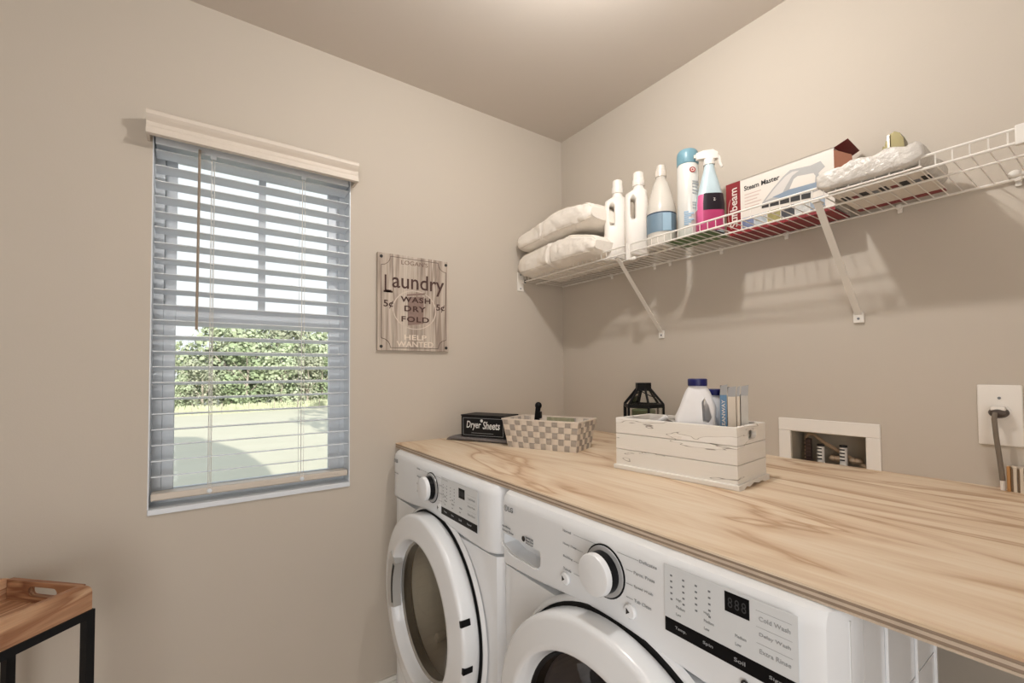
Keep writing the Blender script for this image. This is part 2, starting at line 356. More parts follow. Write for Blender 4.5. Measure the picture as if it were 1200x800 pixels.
# ------------------------------------------------------------------ washer and dryer
WF = -0.894
M_gdig = mat('dim digits', rgb(58, 60, 62), 0.4)
def machine(name, label, yc, kind):
    y0, y1 = yc-0.3525, yc+0.3525       # y1 is the left side as seen
    t = thing(name, label, 'dryer' if kind == 'dryer' else 'washing machine', (-0.55, yc, 0.0))
    F = FR(t)
    # cabinet: front curved in plan
    def plan(z, ins=0.0, top=0.0):
        xs = []
        pts = [(-0.504, y0+0.0), (-0.84, y0+0.0), (-0.868, y0+0.004), (-0.886, y0+0.016), (WF+ins, y0+0.04)]
        n = 8
        for k in range(1, n): pts.append((WF+ins-0.004*math.sin(PI*k/n), y0+0.04+(0.625)*k/n))
        pts += [(WF+ins, y1-0.04), (WF+ins, y1-0.012), (WF+ins+0.003, y1-0.004), (-0.882, y1), (-0.504, y1)]
        return [(x+top, y, z) for x, y in pts]
    b = MB(F)
    b.loft([plan(0.03, 0.003), plan(0.806, 0.003)])
    body = b.obj('cabinet', M_enam, t, True, 25)
    b = MB(F); b.box((-0.504, y0+0.075, 0.03), (-0.17, y1-0.02, 0.955)); b.box((-0.504, y0+0.001, 0.8065), (-0.86, y1-0.001, 0.967)); b.obj('rear_casing', M_enam, t)
    for xr in (-0.739, -0.611, -0.510):
        MB(F).box((xr-0.003, y0-0.003, 0.05), (xr+0.003, y0+0.001, 0.955), 0.001).obj('panel_rib', M_enam, body)
    MB(F).box((WF+0.02, y0+0.03, 0.0), (-0.2, y1-0.03, 0.03)).obj('plinth', M_enam2, t)
    # console with a gently arched lower edge and rounded top
    def zl(y): return 0.812+0.020*math.exp(-((y-yc-0.02)/0.17)**2)
    cols = [y0+0.0005, y0+0.004, y0+0.016, y0+0.04]+[y0+0.04+0.625*k/24 for k in range(1, 24)]+[y1-0.04, y1-0.016, y1-0.004, y1-0.0005]
    def xf(y):
        c_ = WF-0.006-0.004*math.sin(PI*(y-y0)/0.705)
        if y-y0 < 0.04: return c_+0.045*(1-(y-y0)/0.04)**2.6
        if y1-y < 0.016: return c_+0.014*(1-(y1-y)/0.016)**2.2
        return c_
    rings = []
    for y in cols:
        x = xf(y); zb = zl(y)
        rings.append([(-0.82, y, zb), (x+0.010, y, zb), (x+0.004, y, zb+0.001), (x+0.0008, y, zb+0.004), (x, y, zb+0.009), (x+0.0, y, 0.958), (x+0.003, y, 0.970), (x+0.009, y, 0.978), (x+0.018, y, 0.9815), (-0.82, y, 0.9815)])
    con = MB(F).loft(rings).obj('control_panel', M_enam2, t, True, 40)
    if kind == 'washer':
        cutter = MB(F); cutter.prism([(0.0, 0), (0.150, 0), (0.150, -0.030), (0.142, -0.038), (0.045, -0.038), (0.010, -0.024), (0.0, -0.006)], -0.032, 0.05, frame((WF, -0.782, 0.886), (0, -1, 0), (0, 0, 1)))
        c_ = cutter.obj('c', None); c_.location = t.location; cut(con, c_); con.data.set_sharp_from_angle(angle=math.radians(30))
        MB(F).tube([(WF-0.0115, -0.786, 0.868), (WF-0.0125, -0.794, 0.861), (WF-0.0135, -0.829, 0.8465), (WF-0.0145, -0.92, 0.8465), (WF-0.0135, -0.930, 0.850)], 0.0022, 6).obj('drawer_lip', M_enam2, con, True)
    FX = WF-0.0105        # console front
    def ff(y, z, d=0.0): return frame((FX-d, y, z), (0, -1, 0), (0, 0, 1))
    # dial
    yk = yc+0.006; zk = 0.913
    k_ = MB(F).lathe([(0.0, 0), (0.047, 0), (0.047, 0.001), (0.0455, 0.0015), (0.0, 0.0015)], 40, ff(yk, zk), (False, False)).obj('dial_ring', M_black, t, True)
    MB(F).lathe([(0.0, 0.001), (0.0445, 0.001), (0.044, 0.0035), (0.038, 0.0045), (0.0, 0.0045)], 40, ff(yk, zk), (False, False)).obj('dial_bezel', mat('silver bezel', rgb(190, 192, 194), 0.25, metal=0.3), k_, True)
    kn = MB(F).lathe([(0.0365, 0.004), (0.036, 0.019), (0.034, 0.020)], 40, ff(yk, zk), (True, True)).obj('knob', M_black, t, True)
    MB(F).lathe([(0.034, 0.020), (0.0365, 0.021), (0.0365, 0.029), (0.035, 0.0325), (0.031, 0.034), (0.0, 0.0355)], 40, ff(yk, zk), (True, False)).obj('knob_cap', M_enam2, kn, True)
    for dy, dz in ((0.105 if kind == 'washer' else 0.0, -0.052), (-0.058, -0.047)):
        if dy == 0.0: continue
        bu = MB(F).lathe([(0.0125, 0), (0.0125, 0.003), (0.010, 0.0055), (0, 0.006)], 24, ff(yk+dy, zk+dz), (True, False)).obj('button', M_enam, t, True)
        MB(F).prism([(-0.005, -0.005), (-0.005, 0.005), (0.002, 0)], 0.0058, 0.0066, ff(yk+dy, zk+dz)).obj('play_mark', M_dark, bu)
    # display
    ydl = yk-0.132 if kind == 'washer' else yc+0.006-0.063
    ydl = -1.248 if kind == 'washer' else -0.463
    W_, H_ = (0.190, 0.101) if kind == 'washer' else (0.214, 0.113)
    zb = 0.868 if kind == 'washer' else 0.849
    if kind == 'dryer': zb = 0.851; W_ = 0.210; H_ = 0.108
    dp = MB(F).prism([(-0.001, -0.001), (W_+0.001, -0.001), (W_+0.001, H_+0.001), (-0.001, H_+0.001)], 0, 0.0008, ff(ydl, zb)).obj('display_panel', mat('grey display', rgb(222, 225, 227), 0.25), t)
    MB(F).prism([(0, 0), (W_, 0), (W_, 0.021), (0, 0.021)], 0.0008, 0.0013, ff(ydl, zb)).obj('touch_strip', M_black, dp)
    xa = 0.098*W_/0.19
    MB(F).prism([(xa, 0.071), (xa+0.034, 0.071), (xa+0.034, 0.098), (xa, 0.098)], 0.0008, 0.0014, ff(ydl, zb)).obj('digit_window', M_black, dp)
    for q in range(3): text('8', 'digit', M_gdig, dp, F @ ff(ydl-xa-0.0045-0.0095*q, zb+0.0775, 0.0009), w=0.0065, h=0.014)
    def tx(s, y, z, h, m_=M_lightprint, d=0.0009, par=t, w=None, bold=0.0): text(s, 'print', m_, par, F @ ff(y, z, d-0.0006), w=w, h=h, bold=bold)
    for j, s in enumerate(('Temp.', 'Spin', 'Soil', 'Signal')): tx(s, ydl-0.018-0.046*j, zb+0.008, 0.0055, M_lightprint, 0.0019, dp, w=0.0038*len(s))
    for j in range(3):
        for q in range(3 if j < 2 else 2): tx(('Low', 'Medium', 'High')[q], ydl-0.020-0.046*j, zb+0.030+0.011*q, 0.0042, M_lightprint, 0.0014, dp, w=(0.008, 0.015, 0.009)[q])
    for j, s in enumerate(('Extra Rinse', 'Delay Wash', 'Cold Wash')): tx(s, ydl-W_*0.76, zb+0.035+0.021*j, 0.0058, M_lightprint, 0.0014, dp, w=0.038)
    for j in range(3): MB(F).prism([(W_*0.74, 0.047+0.021*j), (W_*0.97, 0.047+0.021*j), (W_*0.97, 0.0474+0.021*j), (W_*0.74, 0.0474+0.021*j)], 0.0008, 0.0011, ff(ydl, zb)).obj('divider_line', M_lightprint, dp)
    for j in range(4):
        for q in range(5):
            MB(F).box((0.010+j*0.021*W_/0.19, 0.050+0.009*q, 0.0008), (0.0135+j*0.021*W_/0.19, 0.0525+0.009*q, 0.0012), M=ff(ydl, zb)).obj('status_mark', M_grey, dp)
    # cycle names and pointer lines
    if kind == 'washer':
        LN = (('Normal', 0.955), ('Heavy Duty', 0.929), ('Bedding', 0.904), ('Towels', 0.880)); RN = (('Delicates', 0.957), ('Perm. Press', 0.934), ('Speed Wash', 0.911), ('Tub Clean', 0.888))
    else:
        LN = (('Normal', 0.955), ('Heavy Duty', 0.929), ('Bedding', 0.904), ('Towels', 0.880)); RN = (('Delicates', 0.955), ('Perm. Press', 0.932), ('Speed Dry', 0.908), ('Air Dry', 0.886))
    for j, (s, z_) in enumerate(LN):
        tx(s, yk+0.112, z_-0.003, 0.0052, M_lightprint, w=0.0038*len(s))
        ye = 0.052+0.004*(j if j < 3 else 1); MB(F).box((-0.082, 0, 0), (-ye if j else -0.0, 0.0005, 0.0009), M=ff(yk, z_+(-0.001))).obj('pointer_line', M_lightprint, t)
    for j, (s, z_) in enumerate(RN):
        tx(s, yk-0.066-(0.012 if j == 0 else 0), z_-0.003, 0.0052, M_lightprint, w=0.0038*len(s))
        MB(F).box((0.03 if j == 0 else 0.049, 0, 0), (0.076 if j == 0 else 0.063, 0.0005, 0.0009), M=ff(yk, z_+(-0.001))).obj('pointer_line', M_lightprint, t)
    # emblem and letters
    em = MB(F); em.lathe([(0.0072, 0), (0.0072, 0.0006), (0.006, 0.0006), (0.006, 0)], 20, ff(y1-0.031, 0.949), (False, False)); em.box((-0.0005, -0.004, 0), (0.0008, 0.004, 0.0006), M=ff(y1-0.031, 0.949)); em.box((0, -0.0045, 0), (0.0035, -0.0035, 0.0006), M=ff(y1-0.031, 0.949)); em.box((-0.0035, 0.001, 0), (-0.0018, 0.0026, 0.0006), M=ff(y1-0.031, 0.949))
    em.obj('emblem', M_grey, t)
    tx('LG', y1-0.041, 0.943, 0.012, M_grey, bold=0.02)
    if kind == 'washer':
        tx('High Efficiency', y1-0.016, 0.902, 0.005, M_grey, w=0.034); tx('Direct Drive', y1-0.016, 0.893, 0.005, M_grey, w=0.045)
        MB(F).lathe([(0.006, 0), (0.006, 0.0006), (0, 0.0006)], 16, ff(y1-0.100, 0.897), (True, False)).obj('motor_badge', M_dark, t)
        for q in range(3): tx(('INVERTER', 'Direct Drive', 'Motor')[q], y1-0.110, 0.901-0.006*q, 0.0042, M_grey, w=0.026)
        MB(F).lathe([(0.006, 0), (0.006, 0.0006), (0.0028, 0.0006), (0.0028, 0)], 12, ff(y1-0.598, 0.851), (False, False)).obj('balance_badge', M_dark, t)
        tx('TrueBalance', y1-0.610, 0.847, 0.008, M_grey, w=0.05)
    else:
        tx('Sensor Dry', y1-0.03, 0.902, 0.005, M_grey, w=0.034)
    # door
    zc = 0.55; rin = 0.222 if kind == 'washer' else 0.208; yd = yc-0.004
    D = frame((WF-0.005, yd, zc), (0, -1, 0), (0, 0, 1))
    MB(F).lathe([(0.24, 0.001), (0.287, 0.001), (0.289, 0.0035), (0.291, 0.001)], 72, D, (False, False)).obj('door_gap_shade', M_gap, t, True)  # dark ring drawn as the shadow gap around the door
    MB(F).lathe([(0.289, 0.0), (0.2905, 0.004), (0.295, 0.004), (0.302, -0.004)], 72, D, (False, False)).obj('recess_rim', M_enam, t, True)
    door = MB(F).lathe([(0.24, 0.006), (0.279, 0.006), (0.284, 0.012), (0.2845, 0.046), (0.2830, 0.0525), (0.2785, 0.0565), (0.272, 0.0580), (0.250, 0.0605), (rin+0.012, 0.0645), (rin+0.004, 0.0655), (rin-0.0005, 0.062), (rin-0.006, 0.040), (rin-0.010, 0.028)], 88, D, (False, False)).obj('door', M_enam, t, True, 60)
    MB(F).lathe([(rin-0.006, 0.030), (rin-0.012, 0.031), (rin-0.017, 0.026), (rin-0.018, 0.0)], 72, D, (False, False)).obj('glass_trim', mat('silver trim', rgb(175, 172, 166), 0.25, metal=0.5) if kind == 'dryer' else M_black, door, True)
    MB(F).lathe([(rin-0.014, 0.026), (rin-0.035, 0.020), (rin-0.09, -0.02), (0.06, -0.045), (0, -0.048)], 64, D, (False, False)).obj('door_glass', M_door_glass if kind == 'dryer' else M_door_glass2, door, True)
    # drum seen through the glass
    dr = MB(F).lathe([(rin-0.012, -0.004), (0.235, -0.04), (0.235, -0.30), (0.0, -0.31)], 48, D, (False, False)).obj('drum', mat('drum steel', rgb(190, 172, 140), 0.45, metal=0.2) if kind == 'dryer' else mat('dark drum', rgb(40, 30, 28), 0.3, metal=0.5), t, True)
    cutter = MB(F); cutter.lathe([(0.2, -0.4), (0.2, 0.02)], 48, D); c_ = cutter.obj('c', None); c_.location = t.location; cut(body, c_)
    for q in range(3):
        a = q*2*PI/3+0.5
        MB(F).box((-0.012, 0.175, -0.28), (0.012, 0.235, -0.05), 0.006, D @ Matrix.Rotation(a, 4, 'Z')).obj('drum_paddle', mat('drum paddle', rgb(205, 200, 188), 0.4) if q == 0 else M_enam2, dr)
    if kind == 'dryer':
        # hand grip recess on the left of the ring, hinge marks on the right
        G_ = D @ Matrix.Rotation(math.radians(-6), 4, 'Z')
        def sector(r0, r1, da, n_=9): return [(r1*math.cos(math.radians(180-da+2*da*k/n_)), r1*math.sin(math.radians(180-da+2*da*k/n_))) for k in range(n_+1)]+[(r0*math.cos(math.radians(180+da-2*da*k/n_)), r0*math.sin(math.radians(180+da-2*da*k/n_))) for k in range(n_+1)]
        MB(F).prism(sector(0.184, 0.236, 24), 0.040, 0.0668, G_).obj('hand_grip', mat('grey grip', rgb(190, 188, 184), 0.3), door)
        MB(F).prism(sector(0.186, 0.200, 20), 0.0665, 0.0672, G_).obj('grip_slot', M_black, door)
    for a in (17, -6):
        MB(F).box((0.2775, -0.008, 0.030), (0.2865, 0.008, 0.0580), 0.001, D @ Matrix.Rotation(math.radians(a), 4, 'Z')).obj('hinge_slot', M_black, door)
    return t
dryer = machine('clothes_dryer', 'white front-loading dryer in the corner beside the window wall', -0.3985, 'dryer')
washer = machine('washing_machine', 'white front-loading washer right of the dryer, with detergent drawer', -1.1265, 'washer')
# laundry seen in the dryer
b = MB(); 
rings = []
for k in range(9):
    u = k/8; rr = 0.09*math.sin(PI*min(max(u, 0.06), 0.94))
    rings.append([(x, y+0.25*(u-0.5)+0.0, z+0.02*math.sin(u*9)) for x, y, z in [(rr*0.7*math.cos(2*PI*i/14)*(1+0.15*math.sin(i*2.1+k)), 0, rr*math.sin(2*PI*i/14)*(1+0.15*math.cos(i*1.7+k))) for i in range(17)]])
b.loft(rings)
o = b.obj('towel', mat('brown towel', rgb(118, 84, 60), 0.95, var=0.2, scale=25, bump=0.4, bscale=120), None, True)
o.location = (-0.76, -0.42, 0.405); tag(o, 'crumpled brown laundry behind the round glass of the dryer', 'laundry')

# ------------------------------------------------------------------ wall sign
sg = thing('laundry_sign', 'weathered wooden sign lettered Laundry hanging right of the window', 'sign', (-0.799, 0, 1.547))
M_sign = wood('weathered board', [(0.0, rgb(196, 184, 170)), (0.5, rgb(180, 166, 152)), (0.85, rgb(146, 130, 118)), (1.0, rgb(190, 177, 163))], (26, 26, 1.6), 0.6, 1.2, 3.0, 0.75, 0.55)
for k in range(5):
    x0 = -0.151+0.302*k/5; MB().box((x0+0.0003, -0.0145-0.0005*(k % 2), -0.188), (x0+0.0604-0.0003, -0.002, 0.188), 0.0008).obj('board', M_sign, sg)
SG = lambda x, z, d=0: frame((x, -0.0152-d, z), (1, 0, 0), (0, 0, 1))
M_brown = mat('brown paint', rgb(72, 48, 42), 0.8, var=0.25, scale=60); M_red = mat('faded red paint', rgb(118, 78, 70), 0.8, var=0.25, scale=60); M_cream = mat('cream paint', rgb(222, 208, 192), 0.8, var=0.15, scale=60)
M_tan = mat('tan paint', rgb(118, 96, 84), 0.8, var=0.2, scale=60)
text("LOGAN'S", 'lettering', M_tan, sg, SG(-0.057, 0.152), w=0.112, h=0.017)
for s, x0, x1, c_, hh, zz in (('L', -0.124, -0.098, M_brown, 0.068, 0.036), ('aundry', -0.094, 0.128, M_brown, 0.079, 0.038)):
    text(s, 'lettering', c_, sg, SG(x0, zz), w=x1-x0, h=hh, bold=0.008)
MB(SG(0, 0)).box((-0.128, 0.036, 0), (-0.092, 0.043, 0.0006)).obj('lettering', M_brown, sg)
for s, x0, x1, zz in (('WASH', -0.060, 0.066, 0.004), ('DRY', -0.045, 0.046, -0.032), ('FOLD', -0.057, 0.060, -0.074)):
    text(s, 'lettering', M_brown, sg, SG(x0, zz, 0.0008), w=x1-x0, h=0.022, bold=0.025, space=1.15)
for x in (-0.128, 0.092): text('5\u00a2', 'lettering', M_brown, sg, SG(x, -0.026), w=0.038, h=0.032, bold=0.012)
text('HELP', 'lettering', M_cream, sg, SG(-0.045, -0.145), w=0.094, h=0.020, bold=0.015)
text('WANTED', 'lettering', M_cream, sg, SG(-0.076, -0.173), w=0.155, h=0.022, bold=0.015)
MB(SG(0, 0)).lathe([(0.088, 0), (0.092, 0), (0.092, 0.0005), (0.088, 0.0005), (0.088, 0)], 48, Matrix.Translation((0, -0.025, 0)) @ Matrix.Diagonal((1.0, 0.85, 1, 1)), (False, False)).obj('painted_ring', mat('faded ring paint', rgb(204, 190, 176), 0.85, var=0.25, scale=50), sg)
tb = MB(SG(0, 0)); tb.prism([(-0.030, -0.088), (0.036, -0.078), (0.038, 0.032), (-0.030, 0.024)], 0, 0.0004); tb.prism([(-0.036, 0.028), (-0.034, 0.036), (0.044, 0.048), (0.043, 0.040)], 0, 0.0005)
tb.obj('washboard_picture', mat('grey brown paint', rgb(138, 116, 106), 0.85, var=0.3, scale=70), sg)
bd = MB(SG(0, 0)); w_ = 0.0012
n1 = []
X_, Z_, c_ = 0.137, 0.177, 0.036
for sx, sz, seq in ((1, 1, 0), (-1, 1, 1), (-1, -1, 0), (1, -1, 1)):
    arc = [(sx*(X_-c_*math.sin(t)), sz*(Z_-c_*math.cos(t))) for t in (0, 0.4, 0.8, 1.2, 1.5708)]
    n1 += arc[::-1] if seq else arc
n1 = [( -0.135+0, 0)]*0 + n1
pts = [Vector((x, z, 0)) for x, z in n1]
for a, b2 in zip(pts, pts[1:]+pts[:1]):
    d = (b2-a)
    if d.length < 1e-5: continue
    bd.tube([a, b2], w_*0.7, 4)
bd.obj('painted_border', M_brown, sg)
for x in (-0.137, 0.137):
    for z_ in (-0.173, 0.173): MB(SG(x, z_)).lathe([(0.0062, 0), (0.0055, 0.0022), (0, 0.003)], 16, None, (True, False)).obj('nail_head', M_dark, sg, True)

# ------------------------------------------------------------------ wire shelf
SZ = 1.698; NW = 72; SP = 0.0256
ws = thing('wire_shelf', 'white wire shelf with raised lip fixed along the wall above the counter', 'shelf', (-0.125, -0.9, SZ))
F = FR(ws); YE = -0.016-SP*(NW-1)-0.01
MB(F).tube([(-0.249, -0.008, SZ), (-0.249, YE, SZ)], 0.0030, 8).obj('front_rail', M_wire, ws, True)
MB(F).tube([(-0.249, -0.008, SZ+0.027), (-0.249, YE, SZ+0.027)], 0.0030, 8).obj('lip_rail', M_wire, ws, True)
MB(F).tube([(-0.008, -0.008, SZ), (-0.008, YE, SZ)], 0.0030, 8).obj('rear_rail', M_wire, ws, True)
MB(F).tube([(-0.178, -0.008, SZ-0.0045), (-0.178, YE, SZ-0.0045)], 0.0026, 8).obj('middle_rail', M_wire, ws, True)
cw0 = None
for k in range(NW):
    y = -0.016-SP*k
    if cw0 is None:
        cw0 = MB().tube([(0.117, 0, 0), (-0.118, 0, 0), (-0.1225, 0, 0.002), (-0.124, 0, 0.006), (-0.124, 0, 0.027)], 0.00135, 6).obj('cross_wire', M_wire, ws, True); o = cw0
    else: o = dup(cw0, ws)
    o.location = (0, y+0.9, 0.0015)
for y in (-0.332, -0.559, -0.631, -0.84, -1.053, -1.33, -1.538):
    b = MB(F); b.box((-0.014, y-0.006, SZ-0.006), (-0.001, y+0.006, SZ+0.006), 0.002); b.box((-0.006, y-0.005, SZ-0.016), (-0.001, y+0.005, SZ-0.004), 0.001)
    b.obj('wall_clip', M_wire, ws, True)
b = MB(F); b.box((-0.285, -0.004, 1.652), (-0.249, 0, 1.740), 0.0015); b.box((-0.262, -0.014, 1.688), (-0.240, 0, 1.706), 0.002)
eb = b.obj('end_bracket', M_wire, ws)
for z_ in (1.664, 1.729): MB(F).lathe([(0.004, 0), (0.003, 0.002), (0, 0.0022)], 10, frame((-0.266, -0.004, z_), (1, 0, 0), (0, 0, 1)), (True, False)).obj('screw', M_grey, eb)
MB(F).box((-0.253, -0.018, 1.690), (-0.245, -0.005, 1.706)).obj('socket', M_dark, eb)
# joint clips on the lip
for y in (-0.635, -1.570):
    b = MB(F); b.box((-0.257, y-0.008, SZ-0.030 if y > -1 else SZ-0.006), (-0.246, y+0.008, SZ+0.032), 0.002)
    if y > -1: b.box((-0.246, y-0.024, SZ-0.03), (-0.235, y-0.004, SZ-0.018), 0.003)
    b.obj('lip_clip', M_wire, ws)
b = MB(F); b.sphere((-0.055, -1.538, SZ-0.002), 0.009, (1, 1.2, 1)); b.tube([(-0.055, -1.54, SZ-0.003), (-0.03, -1.60, SZ-0.003)], 0.005, 8); b.obj('pole_clip', M_wire, ws, True)
for yt, yb in ((-0.572, -0.587), (-1.226, -1.234)):
    A = Vector((-0.238, yt, SZ-0.004)); B = Vector((-0.006, yb, 1.425))
    d = (B-A).normalized(); n_ = Vector((0, 1, 0)); s_ = d.cross(n_)
    b = MB(F)
    def strip(w_, t_, A=A, B=B, s_=s_):
        rings = []
        for P in (A, B): rings.append([tuple(P+n_*w_+s_*t_), tuple(P-n_*w_+s_*t_), tuple(P-n_*w_-s_*t_), tuple(P+n_*w_-s_*t_)])
        b.loft(rings)
    strip(0.0085, 0.0012)
    b.box((A.x-0.012, yt-0.0085, SZ-0.006), (A.x+0.02, yt+0.0085, SZ-0.003))
    br = b.obj('support_brace', M_wire, ws)
    MB(F).box((-0.0065, yb-0.0125, 1.402), (0, yb+0.0125, 1.432), 0.002).obj('foot_plate', M_wire, br)
    MB(F).lathe([(0.0035, 0), (0.003, 0.0018), (0, 0.002)], 10, frame((-0.0065, yb, 1.414), (0, -1, 0), (0, 0, 1)), (True, False)).obj('screw', M_grey, br)
ST = SZ+0.0032    # resting height on the wires

# ------------------------------------------------------------------ pillows
M_pil = mat('white quilted cotton', rgb(236, 228, 217), 0.9, var=0.03, scale=14, bump=0.6, bscale=28)
M_pipe = mat('cotton piping', rgb(214, 204, 190), 0.9)
def pillow(label, y0, y1, x0, x1, zfun, name='pillow', crease=-0.262, seed=1, cd=0.03):
    """soft slab: zfun(u)->(z_bottom, z_top) along u (0 = window-wall end)"""
    NU, NV = 140, 48
    rings = []
    for k in range(NU+1):
        u = k/NU; y = y0+(y1-y0)*u
        e = max(0.25, (1-abs(2*u-1)**16))**0.5
        zb, zt = zfun(u); hz = (zt-zb)/2*max(0.05, e); zc = (zb+zt)/2-(zt-zb)*0.10*(1-e)
        dc = math.exp(-((y-crease-0.01*math.sin(k))/0.0045)**2)
        hx = (x1-x0)/2*(0.86+0.14*e)
        ring = []
        for i in range(NV):
            t = 2*PI*i/NV; c, s_ = math.cos(t), math.sin(t)
            px = math.copysign(abs(c)**0.42, c)*hx*(1-0.17*dc); pz = math.copysign(abs(s_)**0.55, s_)*hz*(1-0.20*dc)
            n_ = noise.noise(Vector((px*9+seed, y*9, pz*14)))*0.010+abs(noise.noise(Vector((px*24+seed, y*18, pz*30))))*0.010
            n_ -= 0.0035*math.exp(-((abs(pz)-hz*0.45)/0.003)**2) if s_ > 0 and c < 0 else 0
            rr = Vector((px, 0, pz)); q = rr+rr.normalized()*n_
            z_ = zc+q.z
            ring.append(((x0+x1)/2+q.x, y+0.003*math.sin(pz*60+seed), z_))
        rings.append(ring)
    o = MB().loft(rings).obj(name, M_pil, None, True, 80)
    o.location = (0, 0, 0)
    for q in (int(NV*0.40), int(NV*0.60)):
        pb = MB(); cc = Vector(((x0+x1)/2, 0, 0)); pts = []
        for k, rg in enumerate(rings):
            p = Vector(rg[q]); zc = sum(v[2] for v in rg)/NV; d = Vector((p.x-cc.x, 0, p.z-zc)).normalized(); pts.append(p+d*0.0006)
        pb.tube(pts[2:-2:2], 0.0018, 6).obj('piping', M_pipe, o, True)
    tag(o, label, 'pillow'); return o
def lerp(t, pts):
    for (a, va), (b, vb) in zip(pts, pts[1:]):
        if t <= b: u = (t-a)/(b-a); u = u*u*(3-2*u)*0.5+u*0.5; return tuple(x+(y-x)*u for x, y in zip(va, vb))
    return pts[-1][1]
pillow('lower white quilted pillow lying directly on the wire shelf', -0.028, -0.520, -0.308, -0.025, lambda u: lerp(u, [(0, (1.709, 1.815)), (0.4, (1.712, 1.825)), (0.7, (1.713, 1.822)), (1, (1.713, 1.79))]), crease=-0.262, seed=3)
pillow('upper white quilted pillow, topmost on the wire shelf by the window wall', -0.026, -0.500, -0.306, -0.025, lambda u: lerp(u, [(0, (1.824, 1.905)), (0.35, (1.832, 1.930)), (0.6, (1.838, 1.950)), (1, (1.836, 1.925))]), crease=-0.215, seed=11)

# ------------------------------------------------------------------ bottles on the shelf
M_hdpe = mat('white milky plastic', rgb(236, 230, 222), 0.38, scale=8)
M_hdpe2 = mat('off white plastic', rgb(228, 220, 208), 0.4, scale=8)
def flask(label, x, y, rot, sc=1.0):
    t = thing('detergent_bottle', label, 'bottle', (x, y, ST), rot, 'white bottles on the wire shelf')
    # local: x = width, y = depth (toward camera is -y)
    b = MB(); R = []
    for z_, rx, ry, e in ((0, 0.040, 0.028, 3), (0.004, 0.0435, 0.0315, 3.5), (0.12, 0.0435, 0.0315, 3.5), (0.215, 0.0425, 0.031, 3.2), (0.238, 0.039, 0.028, 2.8), (0.250, 0.030, 0.023, 2.3), (0.256, 0.021, 0.020, 2), (0.262, 0.0195, 0.0195, 2), (0.275, 0.0195, 0.0195, 2)):
        R.append(sup(rx*sc, ry*sc, z_*sc, 32, e, cx=(0.010*sc if z_ > 0.245 else 0)))
    b.loft(R); body = b.obj('bottle_body', M_hdpe, t, True, 60)
    c_ = MB(); c_.prism([(px*sc, pz*sc) for px, pz in rrect(-0.026, 0.135, -0.004, 0.222, 0.0105)], -0.06, 0.06, frame((0, 0, 0), (1, 0, 0), (0, 0, 1)))
    c_ = c_.obj('c', None); c_.location = t.location; c_.rotation_euler = t.rotation_euler; cut(body, c_)
    for p in body.data.polygons: p.use_smooth = True
    b = MB(); b.lathe([(0.0225*sc, 0.268*sc), (0.0235*sc, 0.270*sc), (0.0225*sc, 0.292*sc), (0.0205*sc, 0.294*sc), (0.0195*sc, 0.318*sc), (0.017*sc, 0.321*sc), (0, 0.321*sc)], 28, Matrix.Translation((0.010*sc, 0, 0)), (True, False))
    b.obj('cap', M_hdpe, t, True)
    return t
ROT = math.radians(-42)   # broad face toward the room
flask('white detergent bottle with grip hole, next to the pillows', -0.175, -0.508, ROT, 0.985)
flask('white detergent bottle with grip hole, beside the clear bottle with blue label', -0.165, -0.602, ROT, 0.985)
# clear bottle with blue label
t = thing('softener_bottle', 'cloudy tapered bottle with blue label on the wire shelf', 'bottle', (-0.170, -0.716, ST), ROT); t.scale = (1, 1, 0.98)
prof = [(0.044, 0), (0.049, 0.004), (0.050, 0.02), (0.050, 0.135), (0.048, 0.148), (0.042, 0.175), (0.034, 0.205), (0.026, 0.234), (0.020, 0.246), (0.017, 0.252), (0.017, 0.268)]
MB().lathe(prof, 36).obj('bottle_body', mat('cloudy plastic', rgb(232, 226, 216), 0.2, alpha=0.62), t, True, 50)
MB().lathe([(0.0, 0.006), (0.046, 0.006), (0.047, 0.134), (0.0, 0.136)], 32, cap=(False, False)).obj('liquid', mat('milky liquid', rgb(225, 214, 200), 0.3), t, True, 50)
MB().lathe([(0.0507, 0.052), (0.0507, 0.118)], 36, cap=(False, False)).obj('label_band', mat('slate blue label', rgb(112, 134, 150), 0.45, var=0.1, scale=25), t, True)
MB().lathe([(0.0508, 0.118), (0.0508, 0.1225)], 36, cap=(False, False)).obj('label_edge', mat('navy label edge', rgb(30, 48, 72), 0.5), t, True)
MB(frame((0, -0.051, 0), (1, 0, 0), (0, 0, 1))).box((-0.006, 0.054, 0), (0.022, 0.116, 0.0008), 0.0003).obj('label_panel', mat('light blue label', rgb(150, 176, 194), 0.45), t)
MB().lathe([(0.0195, 0.262), (0.0195, 0.285), (0.0165, 0.2875), (0.0155, 0.303), (0, 0.304)], 24, cap=(True, False)).obj('cap', mat('clear cap', rgb(232, 222, 210), 0.2, alpha=0.8), t, True)
